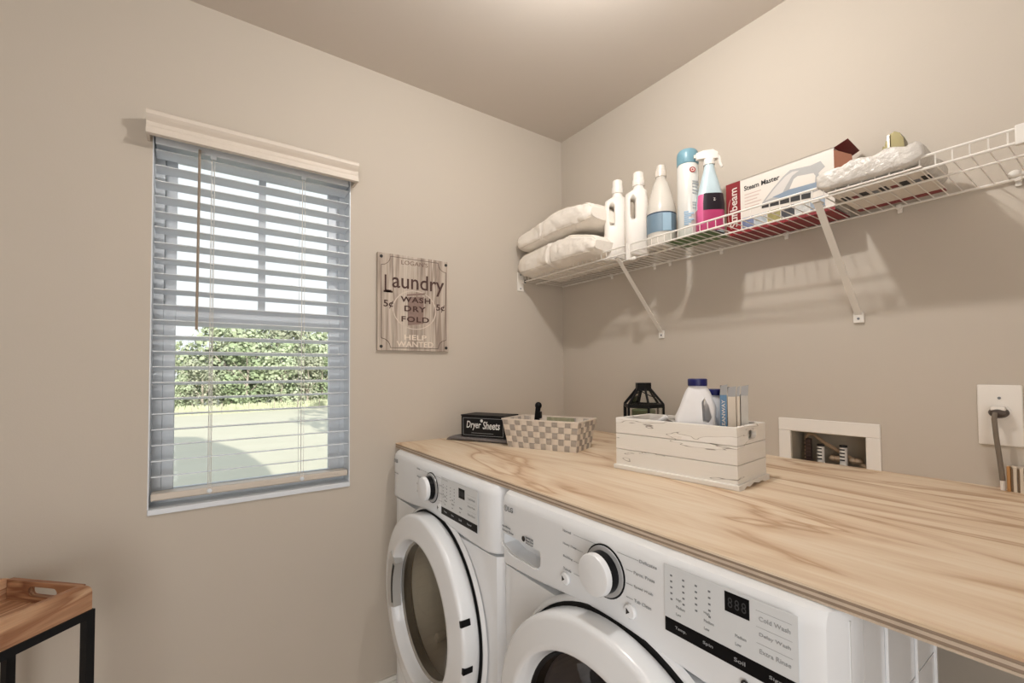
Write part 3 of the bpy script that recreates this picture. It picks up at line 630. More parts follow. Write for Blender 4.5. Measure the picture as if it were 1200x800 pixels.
# aerosol
t = thing('aerosol_can', 'tall white aerosol can with light blue cap', 'spray can', (-0.172, -0.824, ST+0.004), ROT); t.scale = (1, 1, 0.975)
MB().lathe([(0.031, 0), (0.034, 0.003), (0.034, 0.250), (0.0325, 0.256), (0.031, 0.262)], 36).obj('can_body', mat('white can', rgb(228, 226, 220), 0.25, metal=0.1), t, True, 50)
MB().lathe([(0.0335, 0.258), (0.0345, 0.260), (0.0345, 0.290), (0.0325, 0.302), (0.028, 0.308), (0, 0.309)], 36, Matrix.Identity(4), (True, False)).obj('cap', mat('light blue cap', rgb(112, 152, 166), 0.35), t, True, 50)
Fr = lambda x, z_, r=0.0345: frame((x, -math.sqrt(max(0.0001, r*r-x*x))-0.0004, z_), (1, 0, 0), (0, 0, 1))
MB(frame((0.006, -0.0345, 0.231), (1, 0, 0), (0, 0, 1))).lathe([(0.0095, -0.003), (0.0095, 0.0008), (0, 0.0008)], 20, None, (True, False)).obj('round_badge', mat('red badge', rgb(150, 52, 48), 0.4), t)
MB(frame((0.006, -0.0352, 0.231), (1, 0, 0), (0, 0, 1))).lathe([(0.0055, 0), (0.0055, 0.0004), (0.0035, 0.0004)], 16, None, (True, False)).obj('badge_ring', M_hdpe, t)
for k, (z0, w_) in enumerate(((0.190, 0.02), (0.182, 0.024), (0.172, 0.018), (0.160, 0.022), (0.150, 0.014), (0.118, 0.022), (0.110, 0.022), (0.100, 0.018))):
    MB(frame((0.009, -0.0338, z0), (0.94, 0.34, 0), (0, 0, 1))).box((-0.004, 0, -0.002), (w_-0.004, 0.0035, 0.0007)).obj('print_line', M_lightprint, t)
for k in range(7): MB(frame((-0.012, -0.0325, 0.045+0.007*k), (0.94, -0.34, 0), (0, 0, 1))).box((-0.010, 0, -0.002), (0.004+0.008*(k % 3), 0.005, 0.0007)).obj('snow_print', mat('pale blue print', rgb(150, 176, 196), 0.4) if k == 0 else bpy.data.materials['pale blue print'], t)
# spray bottle
t = thing('spray_bottle', 'spray bottle with white trigger and pink and black label', 'bottle', (-0.158, -0.892, ST+0.004), ROT)
R = [sup(rx, ry, z_, 32, e) for z_, rx, ry, e in ((0, 0.038, 0.026, 3), (0.004, 0.041, 0.029, 3), (0.10, 0.041, 0.029, 3), (0.13, 0.038, 0.027, 2.8), (0.17, 0.029, 0.022, 2.4), (0.205, 0.020, 0.017, 2), (0.225, 0.0155, 0.0155, 2), (0.240, 0.014, 0.014, 2))]
body = MB().loft(R).obj('bottle_body', mat('pale blue bottle', rgb(190, 208, 214), 0.3, var=0.12, scale=30), t, True, 60)
MB().loft([sup(rx, ry, z_, 32, e) for z_, rx, ry, e in ((0.012, 0.0418, 0.0298, 3), (0.085, 0.0418, 0.0298, 3))], (False, False)).obj('pink_label', mat('magenta label', rgb(176, 58, 104), 0.35), t, True, 60)
b = MB(); R1 = [sup(0.0422, 0.0302, 0.078, 32, 3), sup(0.0422, 0.0302, 0.100, 32, 3), sup(0.0392, 0.0281, 0.132, 32, 2.8)]
b.loft([r[21:32] for r in R1], (False, False), None, False); b.obj('black_label', mat('black label', (0.014, 0.008, 0.014, 1), 0.35), t, True, 60)
MB().loft([[tuple(Vector(p)*1.0) for p in r] for r in ([sup(0.0424, 0.0304, 0.03, 32, 3)[17:22], sup(0.0424, 0.0304, 0.100, 32, 3)[17:22], sup(0.0394, 0.0284, 0.130, 32, 2.8)[17:22]])], (False, False), None, False).obj('pink_panel', mat('pink panel', rgb(206, 92, 140), 0.35), t, True)
text('ZOUT', 'lettering', M_hdpe, t, frame((0.002, -0.0306, 0.106), (1, 0.25, 0), (0, 0.1, 1)), w=0.026, h=0.009, bold=0.02, depth=0.0008)
b = MB(); b.lathe([(0.0175, 0.232), (0.0175, 0.250), (0.013, 0.254)], 24)
b.loft([[(x_, y_*w_, z_) for y_, z_ in ((-1, 0.252), (1, 0.252), (1, zt), (-1, zt))] for x_, w_, zt in ((-0.040, 0.006, 0.272), (-0.020, 0.010, 0.278), (0.010, 0.011, 0.280), (0.026, 0.008, 0.272))])
hd = b.obj('trigger_head', M_hdpe, t, True, 40)
MB().box((-0.047, -0.004, 0.258), (-0.040, 0.004, 0.268), 0.001).obj('nozzle', M_hdpe2, hd)
MB().tube([(0.018, 0, 0.268), (0.030, 0, 0.258), (0.034, 0, 0.240), (0.040, 0, 0.226)], [0.007, 0.006, 0.005, 0.004], 8, M=Matrix.Diagonal((1, 0.9, 1, 1))).obj('trigger', M_hdpe, hd, True)
# flat green packet under them
t = thing('green_packet', 'flat green packet lying under the aerosol can on the wire shelf', 'packet', (-0.15, -0.85, ST))
MB().box((-0.080, -0.085, 0), (0.035, 0.08, 0.0038), 0.0012).obj('packet_body', mat('green packet', rgb(84, 112, 62), 0.5, var=0.3, scale=50), t)
MB().box((-0.060, -0.092, 0.0), (-0.01, -0.086, 0.003), 0.001).obj('dark_strip', M_dark, t)

# ------------------------------------------------------------------ iron box
t = thing('iron_box', 'white and red steam iron carton with torn open end flaps', 'box', (-0.064, -1.074, ST), 0)
BX0, BX1, BYa, BYb, BH = -0.054, 0.052, 0.149, -0.150, 0.168
M_cart = mat('white carton', rgb(222, 214, 204), 0.5); M_crim = mat('crimson print', rgb(128, 20, 28), 0.45, var=0.05); M_card = mat('brown cardboard', rgb(150, 100, 78), 0.85, var=0.1)
b = MB(); th = 0.0015
b.box((BX0, BYb, 0), (BX0+th, BYa, BH)); b.box((BX1-th, BYb, 0), (BX1, BYa, BH)); b.box((BX0, BYb, BH-th), (BX1, BYa, BH)); b.box((BX0, BYa-th, 0), (BX1, BYa, BH))
b.obj('carton_shell', M_cart, t)
MB().box((BX0, BYb, 0), (BX1, BYa-0.0, th)).obj('red_bottom', M_crim, t)
MB().box((BX0+0.01, BYb+0.004, 0.01), (BX1-0.006, BYa-0.01, BH-0.008)).obj('iron_packing', mat('white packing', rgb(214, 208, 198), 0.8), t)
FF = lambda y, z_, d=0.0: frame((BX0-d, y, z_), (0, -1, 0), (0, 0, 1))
FS = Matrix.Diagonal((1.045, 1.175, 1, 1))
# everything below is flat print on the front of the carton
W_ = BYa-BYb
MB(FF(BYa, 0)).box((0, 0, 0), (0.046, BH, 0.0005)).obj('red_panel', M_crim, t)
MB(FF(BYa, 0)).box((0.046, 0, 0), (W_, 0.009, 0.0005)).obj('red_band', M_crim, t)
text('Sunbeam', 'lettering', M_cart, t, frame((BX0-0.0008, BYa-0.036, 0.026), (0, 0, 1), (0, 1, 0)), w=0.124, h=0.024, bold=0.01)
arc = MB(FF(BYa, 0)); arc.tube([(0.006+0.018*(1-math.sin(t_)), 0.070-0.055*math.cos(t_), 0.0006) for t_ in [0.5+k*0.3 for k in range(8)]], 0.0006, 4); arc.obj('swoosh', M_cart, t)
text('Steam Master', 'lettering', M_dark, t, FF(BYa-0.058, 0.130, 0.0003), w=0.104, h=0.015, bold=0.02)
for k in range(5): MB(FF(BYa-0.059, 0.116-0.010*k)).box((0, 0, 0), (0.05-0.006*(k % 3), 0.0022, 0.0005)).obj('print_line', mat('faint red print', rgb(196, 168, 156), 0.5) if k == 0 else bpy.data.materials['faint red print'], t)
ipr = lambda pts, m_, d0, nm: MB(FF(BYa, 0)).prism(pts, 0, d0, None).obj(nm, m_, t)
M_ig = mat('iron grey print', rgb(168, 166, 164), 0.45, var=0.1, scale=25); M_ib = mat('iron blue print', rgb(128, 144, 162), 0.45); M_iw = mat('iron highlight', rgb(206, 200, 194), 0.45)
ipr([(0.111, 0.076), (0.141, 0.108), (0.172, 0.135), (0.191, 0.147), (0.243, 0.140), (0.268, 0.143), (0.278, 0.124), (0.262, 0.112), (0.266, 0.086), (0.275, 0.066), (0.242, 0.062), (0.111, 0.070)], M_ig, 0.0006, 'iron_picture')
ipr([(0.120, 0.080), (0.150, 0.110), (0.178, 0.133), (0.196, 0.140), (0.215, 0.137), (0.196, 0.128), (0.180, 0.105), (0.168, 0.086)], M_iw, 0.0008, 'iron_highlight_picture')
ipr([(0.188, 0.092), (0.200, 0.117), (0.210, 0.122), (0.250, 0.116), (0.255, 0.107), (0.253, 0.086)], M_cart, 0.0009, 'handle_gap_picture')
ipr([(0.141, 0.084), (0.187, 0.091), (0.268, 0.088), (0.275, 0.066), (0.164, 0.074)], M_ib, 0.0010, 'iron_band_picture')
ipr([(0.111, 0.071), (0.180, 0.070), (0.242, 0.064), (0.241, 0.050), (0.110, 0.060)], M_dark, 0.0011, 'soleplate_picture')
random.seed(5)
for k in range(6):
    c_ = [rgb(110, 120, 150), rgb(170, 176, 180), rgb(150, 140, 90), rgb(60, 60, 64), rgb(196, 196, 194), rgb(150, 162, 176)][k]
    ipr([(0.050+0.038*k, 0.010), (0.050+0.038*k+0.036, 0.010), (0.050+0.038*k+0.036, 0.046), (0.050+0.038*k, 0.046)], mat('photo print %d' % k, c_, 0.4, var=0.5, scale=90), 0.0006, 'photo_strip')
# open end flaps
M_fl = mat('red flap', rgb(112, 30, 30), 0.5)
b = MB(); b.loft([[(BX0, BYb, BH-0.001), (BX1, BYb, BH-0.001)], [(BX0+0.008, BYb-0.030, BH+0.014), (BX1, BYb-0.026, BH+0.010)]], (False, False), None, False); o = b.obj('top_flap', M_fl, t)
b = MB(); b.loft([[(BX0, BYb, 0.05), (BX0, BYb, BH-0.006)], [(BX0+0.018, BYb-0.040, 0.05), (BX0+0.014, BYb-0.036, BH-0.030)]], (False, False), None, False); b.obj('side_flap', M_card, t)

# ------------------------------------------------------------------ wrapped flat box
t = thing('wrapped_carton', 'flat carton in a crumpled white plastic bag beside the iron box', 'box', (-0.150, -1.340, ST), 0)
M_bag = mat('white plastic bag', rgb(206, 200, 192), 0.25, var=0.16, scale=45, bump=0.6, bscale=60)
NX, NY = 26, 34; rings = []
for j in range(NY+1):
    y = 0.106-0.198*j/NY; ring = []
    for i in range(40):
        t_ = 2*PI*i/40; c, s_ = math.cos(t_), math.sin(t_); e = max(0.15, (1-abs(2*j/NY-1)**8))**0.5
        px = math.copysign(abs(c)**0.25, c)*0.112*(0.9+0.1*e); pz = math.copysign(abs(s_)**0.30, s_)*(0.022+0.006*j/NY)*e
        nn = noise.noise(Vector((px*16, y*16, pz*10+4)))*0.012+abs(noise.noise(Vector((px*30, y*22, pz*30))))*0.014+abs(noise.noise(Vector((px*70+y*60, y*40, pz*60))))*0.006
        ztop = 0.030+0.006*j/NY+pz+(nn if s_ > 0 else -min(0.003, nn*0.2))
        ring.append((px-0.002+nn*0.3*c, y, max(0.004, ztop)))
    rings.append(ring)
MB().loft(rings).obj('plastic_bag', M_bag, t, True, 80)
b = MB(); b.box((-0.105, -0.088, 0.0003), (0.110, 0.085, 0.004)); cb = b.obj('carton_base', M_cart, t)
MB().box((0.088, -0.088, -0.0006), (0.1105, 0.085, 0.0004)).obj('red_stripe', M_crim, t)
for k in range(9):
    yy = 0.078-0.019*k; m_ = (M_dark, M_crim, M_dark, M_grey)[k % 4]
    MB().box((-0.045+0.012*(k % 2), yy-0.014, -0.0006), (0.0-0.008*(k % 3), yy, 0.0004)).obj('printed_patch', m_, t)
# serrated brass piece on top
t = thing('tape_cutter', 'brass-coloured bracket with serrated edge on top of the wrapped carton', 'tool', (-0.100, -1.335, ST+0.060), 0)
t.scale = (1.3, 0.95, 1.75)
MB_ = mat('brass metal', rgb(112, 102, 68), 0.4, metal=0.6)
pts = [(-0.050, 0.0)]
for k in range(8): u = k/8; pts += [(-0.050+0.052*u, 0.052*u+0.003), (-0.050+0.052*(u+0.06), 0.052*(u+0.02))]
pts += [(0.004, 0.054), (0.008, 0.0)]
MB(frame((0, 0, 0), (0, -1, 0), (0, 0, 1))).prism(pts, -0.0008, 0.0008).obj('serrated_blade', MB_, t)
b = MB(frame((0, 0, 0), (0, -1, 0), (0, 0, 1))); poly = [(0.006, 0), (0.004, 0.054), (0.016, 0.056), (0.026, 0.052), (0.033, 0.042), (0.038, 0.0)]
b.loft([[(x_, y_, z_) for x_, y_ in poly] for z_ in (-0.02, 0.006)]); b.obj('curved_plate', MB_, t, True)
MB(frame((0, 0, 0), (0, -1, 0), (0, 0, 1))).box((0.001, 0.0, 0.002), (0.006, 0.053, 0.009)).obj('bright_edge', mat('bright metal', rgb(225, 215, 195), 0.25, metal=0.6), t)

# ------------------------------------------------------------------ lantern
t = thing('candle_lantern', 'black hexagonal metal lantern with glass panes behind the white crate', 'lantern', (-0.118, -0.585, CZ), 0)
R0 = 0.074
camang = math.atan2(-1.6948+0.585, -1.511+0.118)   # direction to the viewer side
va = [camang+math.radians(d) for d in (14, -46, -106, -166, 134, 74)]
hx = lambda r, z_: [(r*math.cos(a), r*math.sin(a), z_) for a in va]
def barp(b, p, q, w_): b.tube([p, q], w_, 6)
b = MB(); b.loft([hx(R0+0.004, 0.0), hx(R0+0.004, 0.008), hx(R0-0.002, 0.012)]); b.obj('base', M_blackmetal, t)
for p, q in zip(hx(R0, 0.01), hx(R0, 0.140)): barp(b := MB(), p, q, 0.0048); b.obj('post', M_blackmetal, t)
b = MB(); b.loft([hx(R0+0.004, 0.136), hx(R0+0.004, 0.149), hx(R0-0.006, 0.149), hx(R0-0.006, 0.136), hx(R0+0.004, 0.136)], (False, False)); b.obj('top_ring', M_blackmetal, t)
for p, q in zip(hx(R0, 0.148), hx(0.026, 0.206)): barp(b := MB(), p, q, 0.0044); b.obj('roof_rib', M_blackmetal, t)
b = MB(); b.loft([hx(0.030, 0.198), hx(0.030, 0.228), hx(0.0, 0.2285)], (True, False)); b.obj('cap', M_blackmetal, t)
for i in range(6):
    a, c_ = hx(R0-0.002, 0.012), hx(R0-0.002, 0.138); j = (i+1) % 6
    MB().quad([a[i], a[j], c_[j], c_[i]]).obj('glass_pane', M_glass, t)
    a, c_ = hx(R0-0.002, 0.149), hx(0.026, 0.202)
    MB().quad([a[i], a[j], c_[j], c_[i]]).obj('roof_pane', M_glass, t)
vd = Vector((math.cos(camang+0.9), math.sin(camang+0.9), 0)); pd = Vector((-vd.y, vd.x, 0))
b = MB(); b.tube([tuple(vd*0.03*0+pd*0.028*s+Vector((0, 0, 0.205))+vd*r_+Vector((0, 0, dz))) for s, r_, dz in ((1, 0.0, 0.0), (0.95, 0.02, -0.012), (0.5, 0.042, -0.025), (0, 0.05, -0.029), (-0.5, 0.042, -0.025), (-0.95, 0.02, -0.012), (-1, 0.0, 0.0))], 0.0018, 6); b.obj('carry_ring', M_blackmetal, t, True)
MB().lathe([(0.0, 0.012), (0.044, 0.012), (0.044, 0.124), (0.040, 0.128), (0, 0.126)], 24, cap=(False, False)).obj('candle', mat('olive wax', rgb(96, 104, 70), 0.5), t, True)

# ------------------------------------------------------------------ white wooden crate
M_wcr = wood('whitewashed pine', [(0.0, rgb(240, 236, 230)), (0.6, rgb(236, 231, 224)), (0.966, rgb(234, 229, 221)), (0.974, rgb(120, 108, 98)), (0.984, rgb(234, 229, 221)), (1.0, rgb(232, 225, 216))], (3.2, 3.2, 26), 0.7, 1.0, 1.7, 0.75, 0.15)
A = Vector((-0.538, -0.822, 0)); ang = math.atan2(-1.149+0.819, -0.510+0.543)
cr = thing('wooden_crate', 'whitewashed plank crate holding jugs and cartons on the plywood counter', 'crate', (A.x, A.y, CZ), ang)
# local x along the long front side (away from window), local y toward the shelf wall
LX, LY, HC, tk = 0.332, 0.168, 0.143, 0.011
for k in range(3):
    z0 = 0.012+k*0.0437; z1 = z0+0.0425
    MB().box((0, 0, z0), (LX, tk, z1), 0.0012).obj('plank', M_wcr, cr)
    MB().box((0, LY-tk, z0), (LX, LY, z1), 0.0012).obj('plank', M_wcr, cr)
    for x0 in (0.0, LX-tk):
        p = MB().box((x0, tk, z0), (x0+tk, LY-tk, z1), 0.0012).obj('plank', M_wcr, cr)
        if k == 2:
            c_ = MB(frame((x0-0.02, LY/2, z0+0.020), (0, 1, 0), (0, 0, 1))); c_.prism(rrect(-0.026, -0.011, 0.026, 0.011, 0.0105), 0, 0.06)
            c_ = c_.obj('c', None); c_.location = cr.location; c_.rotation_euler = cr.rotation_euler; cut(p, c_)
MB().box((0.002, 0.002, 0.004), (LX-0.002, LY-0.002, 0.0115)).obj('bottom_board', M_wcr, cr)
b = MB(); b.box((-0.004, -0.008, 0.0), (LX+0.006, 0.004, 0.013), 0.0025); b.obj('base_moulding', M_wcr, cr)
b = MB()
poly = [(-0.004, 0), (0.02, 0), (0.034, 0.006), (0.05, 0.002), (0.075, 0.008), (0.10, 0.003), (0.125, 0.006), (0.14, 0), (LY+0.002, 0), (LY+0.002, 0.013), (-0.004, 0.013)]
b.prism(poly, LX-0.003, LX+0.006, frame((0, 0, 0), (0, 1, 0), (0, 0, 1))); b.obj('base_moulding', M_wcr, cr)
CR = Matrix.Translation((A.x, A.y, CZ)) @ Matrix.Rotation(ang, 4, 'Z')
# jugs
M_jug = mat('white jug plastic', rgb(232, 230, 230), 0.32); M_navy = mat('navy blue cap', rgb(16, 22, 92), 0.4)
def jug(label, x, y, z, rot, h, w_, d_):
    t = thing('bleach_jug', label, 'jug', (x, y, z), rot, 'white jugs in the wooden crate')
    R = []
    for u, fx, fy, e, cx in ((0, 0.94, 0.94, 4, 0), (0.02, 1, 1, 4, 0), (0.50, 1, 1, 3.6, 0), (0.60, 0.985, 0.98, 3.2, 0), (0.70, 0.89, 0.92, 2.8, 0.0), (0.78, 0.76, 0.82, 2.5, 0.0), (0.86, 0.61, 0.68, 2.2, 0.0), (0.905, 0.48, 0.56, 2, 0.0), (0.925, 0.42, 0.50, 2, 0.0), (0.94, 0.40, 0.5, 2, 0)):
        cxx = 0.006*(1 if u > 0.6 else 0)
        R.append(sup(w_*fx/2, d_*fy/2, h*u, 36, e, cx=cxx))
    b = MB(); b.loft(R); body = b.obj('jug_body', M_jug, t, True, 60)
    c_ = MB(); c_.loft([sup(0.017, 0.05, 0, 20, 2), sup(0.017, 0.05, 0.001, 20, 2)]) if False else None
    c2 = MB(); c2.prism([(0.020, h*0.56), (0.032, h*0.54), (0.040, h*0.60), (0.034, h*0.72), (0.024, h*0.80), (0.018, h*0.76)], -0.08, 0.08, frame((0, 0, 0), (1, 0, 0), (0, 0, 1)))
    c2 = c2.obj('c', None); c2.location = t.location; c2.rotation_euler = t.rotation_euler; cut(body, c2)
    for p in body.data.polygons: p.use_smooth = True
    try: body.data.set_sharp_from_angle(angle=math.radians(50))
    except Exception: pass
    MB().lathe([(w_*0.235, h*0.925), (w_*0.24, h*0.93), (w_*0.24, h*0.992), (w_*0.22, h), (0, h)], 28, Matrix.Translation((0.006, 0, 0)), (True, False)).obj('cap', M_navy, t, True, 40)
    return t
jug('white jug with navy cap standing in the crate, the taller and nearer one', -0.462, -1.022, CZ+0.012, math.radians(-63), 0.240, 0.098, 0.070)
jug('white jug with navy cap leaning behind the slim cartons in the crate', -0.395, -0.958-0.072, CZ+0.012, math.radians(-50), 0.212, 0.080, 0.056)
# slim cartons
M_bl = mat('blue carton', rgb(88, 126, 158), 0.45, var=0.08); M_cr1 = mat('cream carton', rgb(214, 200, 182), 0.6, var=0.05); M_cr2 = mat('pale grey carton', rgb(186, 180, 170), 0.6, var=0.12, scale=60)
ux = Vector((0.5, -0.866, 0)); base = Vector((-0.447, -1.080, CZ+0.012))
ra = math.atan2(ux.y, ux.x)
for k, (off, wd, h_, m_, lab) in enumerate(((0.0, 0.0155, 0.200, M_bl, 'slim blue carton with white lettering on its spine in the crate'),
        (0.017, 0.018, 0.196, M_cr1, 'slim cream carton between the blue and the grey cartons'),
        (0.037, 0.007, 0.197, M_cr1, 'thinnest cream carton of the row in the crate'),
        (0.046, 0.016, 0.199, M_cr2, 'slim grey carton at the right end of the row in the crate'))):
    p = base+ux*off
    t = thing('slim_carton', lab, 'box', p, ra, 'slim cartons in the crate')
    MB().box((0, 0, 0), (wd, 0.050, h_), 0.0006).obj('carton_body', m_, t)
    b = MB(); b.loft([[(0, 0.0, h_), (wd, 0.0, h_)], [(0.002, 0.006, h_+0.022), (wd+0.002, 0.008, h_+0.026)]], (False, False), None, False); b.obj('open_flap', mat('flap grey', rgb(150, 148, 146), 0.6) if k == 0 else bpy.data.materials['flap grey'], t)
    MB().box((0.001, 0.004, h_-0.001), (wd-0.001, 0.047, h_+0.0008)).obj('dark_opening', mat('dark navy inside', rgb(24, 26, 46), 0.8) if k == 0 else bpy.data.materials['dark navy inside'], t)
    if k < 2: MB().box((0.001, 0.044, h_), (wd-0.001, 0.049, h_+0.022)).obj('back_flap', mat('navy flap', rgb(26, 30, 66), 0.6) if k == 0 else bpy.data.materials['navy flap'], t)
    if k == 0: text('CLEANWAY', 'lettering', M_cart, t, frame((wd-0.004, -0.0005, 0.108), (0, 0, 1), (-1, 0, 0)), w=0.080, h=0.008, bold=0.015)
# grey cloth and white strap lying at the left end of the crate
t = thing('cleaning_cloth', 'grey folded cloth in the left end of the crate', 'cloth', CR @ Vector((0.085, 0.085, 0.0125)), ang)
b = MB(); rings = []
for k in range(13):
    u = k/12; rings.append([(x_*0.055*(0.8+0.2*math.sin(k)), (u-0.5)*0.11, 0.0 if z_ < 0 else 0.098+0.022*math.sin(u*5)+0.010*x_) for x_, z_ in ((-1, -1), (1, -1), (1, 1), (0.3, 1), (-0.4, 1), (-1, 1))])
b.loft(rings); b.obj('cloth_body', mat('grey cloth', rgb(112, 104, 98), 0.95, var=0.15, scale=60, bump=0.4, bscale=150), t, True, 60)
t = thing('white_funnel_strap', 'white curved strap lying against the taller jug in the crate', 'strap', CR @ Vector((0.08, 0.05, 0.115)), ang)
MB().tube([(0.0, 0.0, -0.002), (0.018, -0.006, 0.010), (0.036, -0.010, 0.022), (0.052, -0.006, 0.036)], [0.006, 0.007, 0.007, 0.006], 10).obj('strap_body', M_jug, t, True)

# ------------------------------------------------------------------ mat, dryer sheet box, basket
du = Vector((0.447, -0.894, 0)); dv = Vector((0.894, 0.447, 0)); rb = math.atan2(du.y, du.x)
t = thing('folded_mat', 'grey fleece mat folded flat under the black dryer sheet box', 'cloth', (-0.662, -0.080, CZ), rb)
b = MB(); rings = []
for k in range(33):
    u = k/32; x_ = -0.036+0.30*u
    e = 0.018*(min(1, max(0.05, 1-abs(2*u-1)**14)))**0.5
    ring = []
    for i in range(28):
        a = 2*PI*i/28; c, s_ = math.cos(a), math.sin(a)
        yy = math.copysign(abs(c)**0.5, c)*0.058+0.058; zz = math.copysign(abs(s_)**0.7, s_)*e/2+e/2
        yy = yy*(1 if x_ > 0.02 else (0.45+0.55*max(0, (x_+0.036)/0.056)))
        ring.append((x_, yy, max(0.0, zz+0.0015*noise.noise(Vector((x_*60, yy*60, 1))))))
    rings.append(ring)
b.loft(rings); b.obj('fleece', mat('grey fleece', rgb(122, 116, 114), 0.95, var=0.35, scale=160, bump=0.6, bscale=300), t, True, 80)
t = thing('dryer_sheet_box', 'black wooden box lettered Dryer Sheets standing on the grey mat', 'box', (-0.640, -0.105, CZ+0.0185), rb)
BW, BD, BHt = 0.200, 0.105, 0.085
b = MB(); b.box((0, 0, 0), (BW, BD, 0.004)); b.box((0, 0, 0.004), (BW, 0.004, BHt-0.004)); b.box((0, BD-0.004, 0.004), (BW, BD, BHt-0.004)); b.box((0, 0.004, 0.004), (0.004, BD-0.004, BHt-0.004)); b.box((BW-0.004, 0.004, 0.004), (BW, BD-0.004, BHt-0.004))
b.obj('box_body', M_blackmetal, t)
MB().box((-0.002, -0.002, BHt-0.004), (BW+0.002, BD+0.002, BHt+0.001), 0.001).obj('lid', M_blackmetal, t)
fp = MB(frame((0, 0, 0), (1, 0, 0), (0, 0, 1)))
for a, c_ in (((0.008, 0.006), (0.192, 0.0072)), ((0.008, 0.0728), (0.192, 0.074)), ((0.008, 0.006), (0.0092, 0.074)), ((0.1908, 0.006), (0.192, 0.074))): fp.box((a[0], a[1], 0.0), (c_[0], c_[1], 0.0006))
fp.obj('painted_frame', M_lightprint, t)
M_chalk = mat('chalk white', rgb(225, 225, 222), 0.8)
text('Dryer', 'lettering', M_chalk, t, frame((0.024, -0.0002, 0.026), (1, 0, 0), (0.06, 0, 1)), w=0.066, h=0.036, bold=0.01, shear=0.1)
text('Sheets', 'lettering', M_chalk, t, frame((0.100, -0.0002, 0.032), (1, 0, 0), (0.06, 0, 1)), w=0.076, h=0.030, bold=0.012, shear=0.1)
MB(frame((0.048, -0.0002, 0.015), (1, 0, 0), (0, 0, 1))).box((0, 0, 0), (0.10, 0.0012, 0.0006)).obj('painted_line', M_lightprint, t)
MB(frame((0.095, -0.0002, 0.064), (1, 0, 0), (0, 0, 1))).lathe([(0.006, 0), (0.006, 0.0006), (0, 0.0006)], 14, None, (True, False)).obj('painted_flower', M_chalk, t)

# basket
bu = Vector((0.394, -0.919, 0)); rk = math.atan2(bu.y, bu.x)
bk = thing('woven_basket', 'woven grey and cream strip basket beside the dryer sheet box', 'basket', (-0.574, -0.338, CZ), rk)
Bl, Bw, Bh, fl = 0.268, 0.128, 0.104, 0.016
M_crs = mat('cream strip', rgb(226, 214, 200), 0.75, var=0.06, scale=60, bump=0.2, bscale=150); M_grs = mat('grey strip', rgb(176, 166, 156), 0.75, var=0.08, scale=60, bump=0.2, bscale=150)
def wall_pts(face):
    # returns function (s,h,off)-> local point; s along, h height, off outward
    def f(s, h, off):
        g = fl*h/Bh
        if face == 0: x0, x1 = -g, Bl+g; return (x0+(x1-x0)*s, -g-off, h)
        if face == 1: y0, y1 = -g, Bw+g; return (Bl+g+off, y0+(y1-y0)*s, h)
        if face == 2: x0, x1 = -g, Bl+g; return (x1-(x1-x0)*s, Bw+g+off, h)
        y0, y1 = -g, Bw+g; return (-g-off, y1-(y1-y0)*s, h)
    return f
NR = 5
for face in range(4):
    f = wall_pts(face); NC = 12 if face in (0, 2) else 6
    def over(c, r): return ((c+r) % 2 == 0) if False else ((c-r) % 3 != 0 if False else ((c+2*(r//1)) % 4 < 2))
    for c in range(NC):
        b = MB(); s0, s1 = (c+0.09)/NC, (c+0.91)/NC; rings = []
        for k in range(NR*4+1):
            h = (Bh-0.002)*k/(NR*4); r = min(NR-1, int(k/4)); up = 1 if ((c+r) % 2 == 0) else -1
            off = 0.0013*up*(math.sin(PI*((k % 4)/4)) if k % 4 else 0.0)+0.0005*up
            rings.append([f(s0, h, off), f(s1, h, off), f(s1, h, off-0.0007), f(s0, h, off-0.0007)])
        b.loft(rings); b.obj('upright_strip', M_grs, bk)
    for r in range(NR):
        if face == 1 and r == NR-1: rng = ((0, 0.30), (0.70, 1.0))
        else: rng = ((0, 1.0),)
        for a0, a1 in rng:
            b = MB(); h0, h1 = (r+0.03)*Bh/NR, (r+0.97)*Bh/NR; rings = []; n_ = NC*4
            for k in range(int(a0*n_), int(a1*n_)+1):
                s = k/n_; c = min(NC-1, k//4); up = -1 if ((c+r) % 2 == 0) else 1
                off = 0.0014*up*(math.sin(PI*((k % 4)/4)) if k % 4 else 0.0)+0.0006*up
                rings.append([f(s, h0, off), f(s, h1, off), f(s, h1, off-0.0007), f(s, h0, off-0.0007)])
            b.loft(rings); b.obj('band_strip', M_crs, bk)
b = MB(); g = fl
rim = [[(-g-0.002, -g-0.002), (Bl+g+0.002, -g-0.002), (Bl+g+0.002, Bw+g+0.002), (-g-0.002, Bw+g+0.002)], [(-g+0.002, -g+0.002), (Bl+g-0.002, -g+0.002), (Bl+g-0.002, Bw+g-0.002), (-g+0.002, Bw+g-0.002)]]
b.loft([[(x_, y_, Bh-0.004) for x_, y_ in rim[0]], [(x_, y_, Bh+0.001) for x_, y_ in rim[0]], [(x_, y_, Bh+0.001) for x_, y_ in rim[1]], [(x_, y_, Bh-0.004) for x_, y_ in rim[1]], [(x_, y_, Bh-0.004) for x_, y_ in rim[0]]], (False, False)); b.obj('rim', M_crs, bk)
MB().box((0, 0, 0), (Bl, Bw, 0.002)).obj('basket_floor', M_crs, bk)
BK = Matrix.Translation((-0.574, -0.338, CZ)) @ Matrix.Rotation(rk, 4, 'Z')
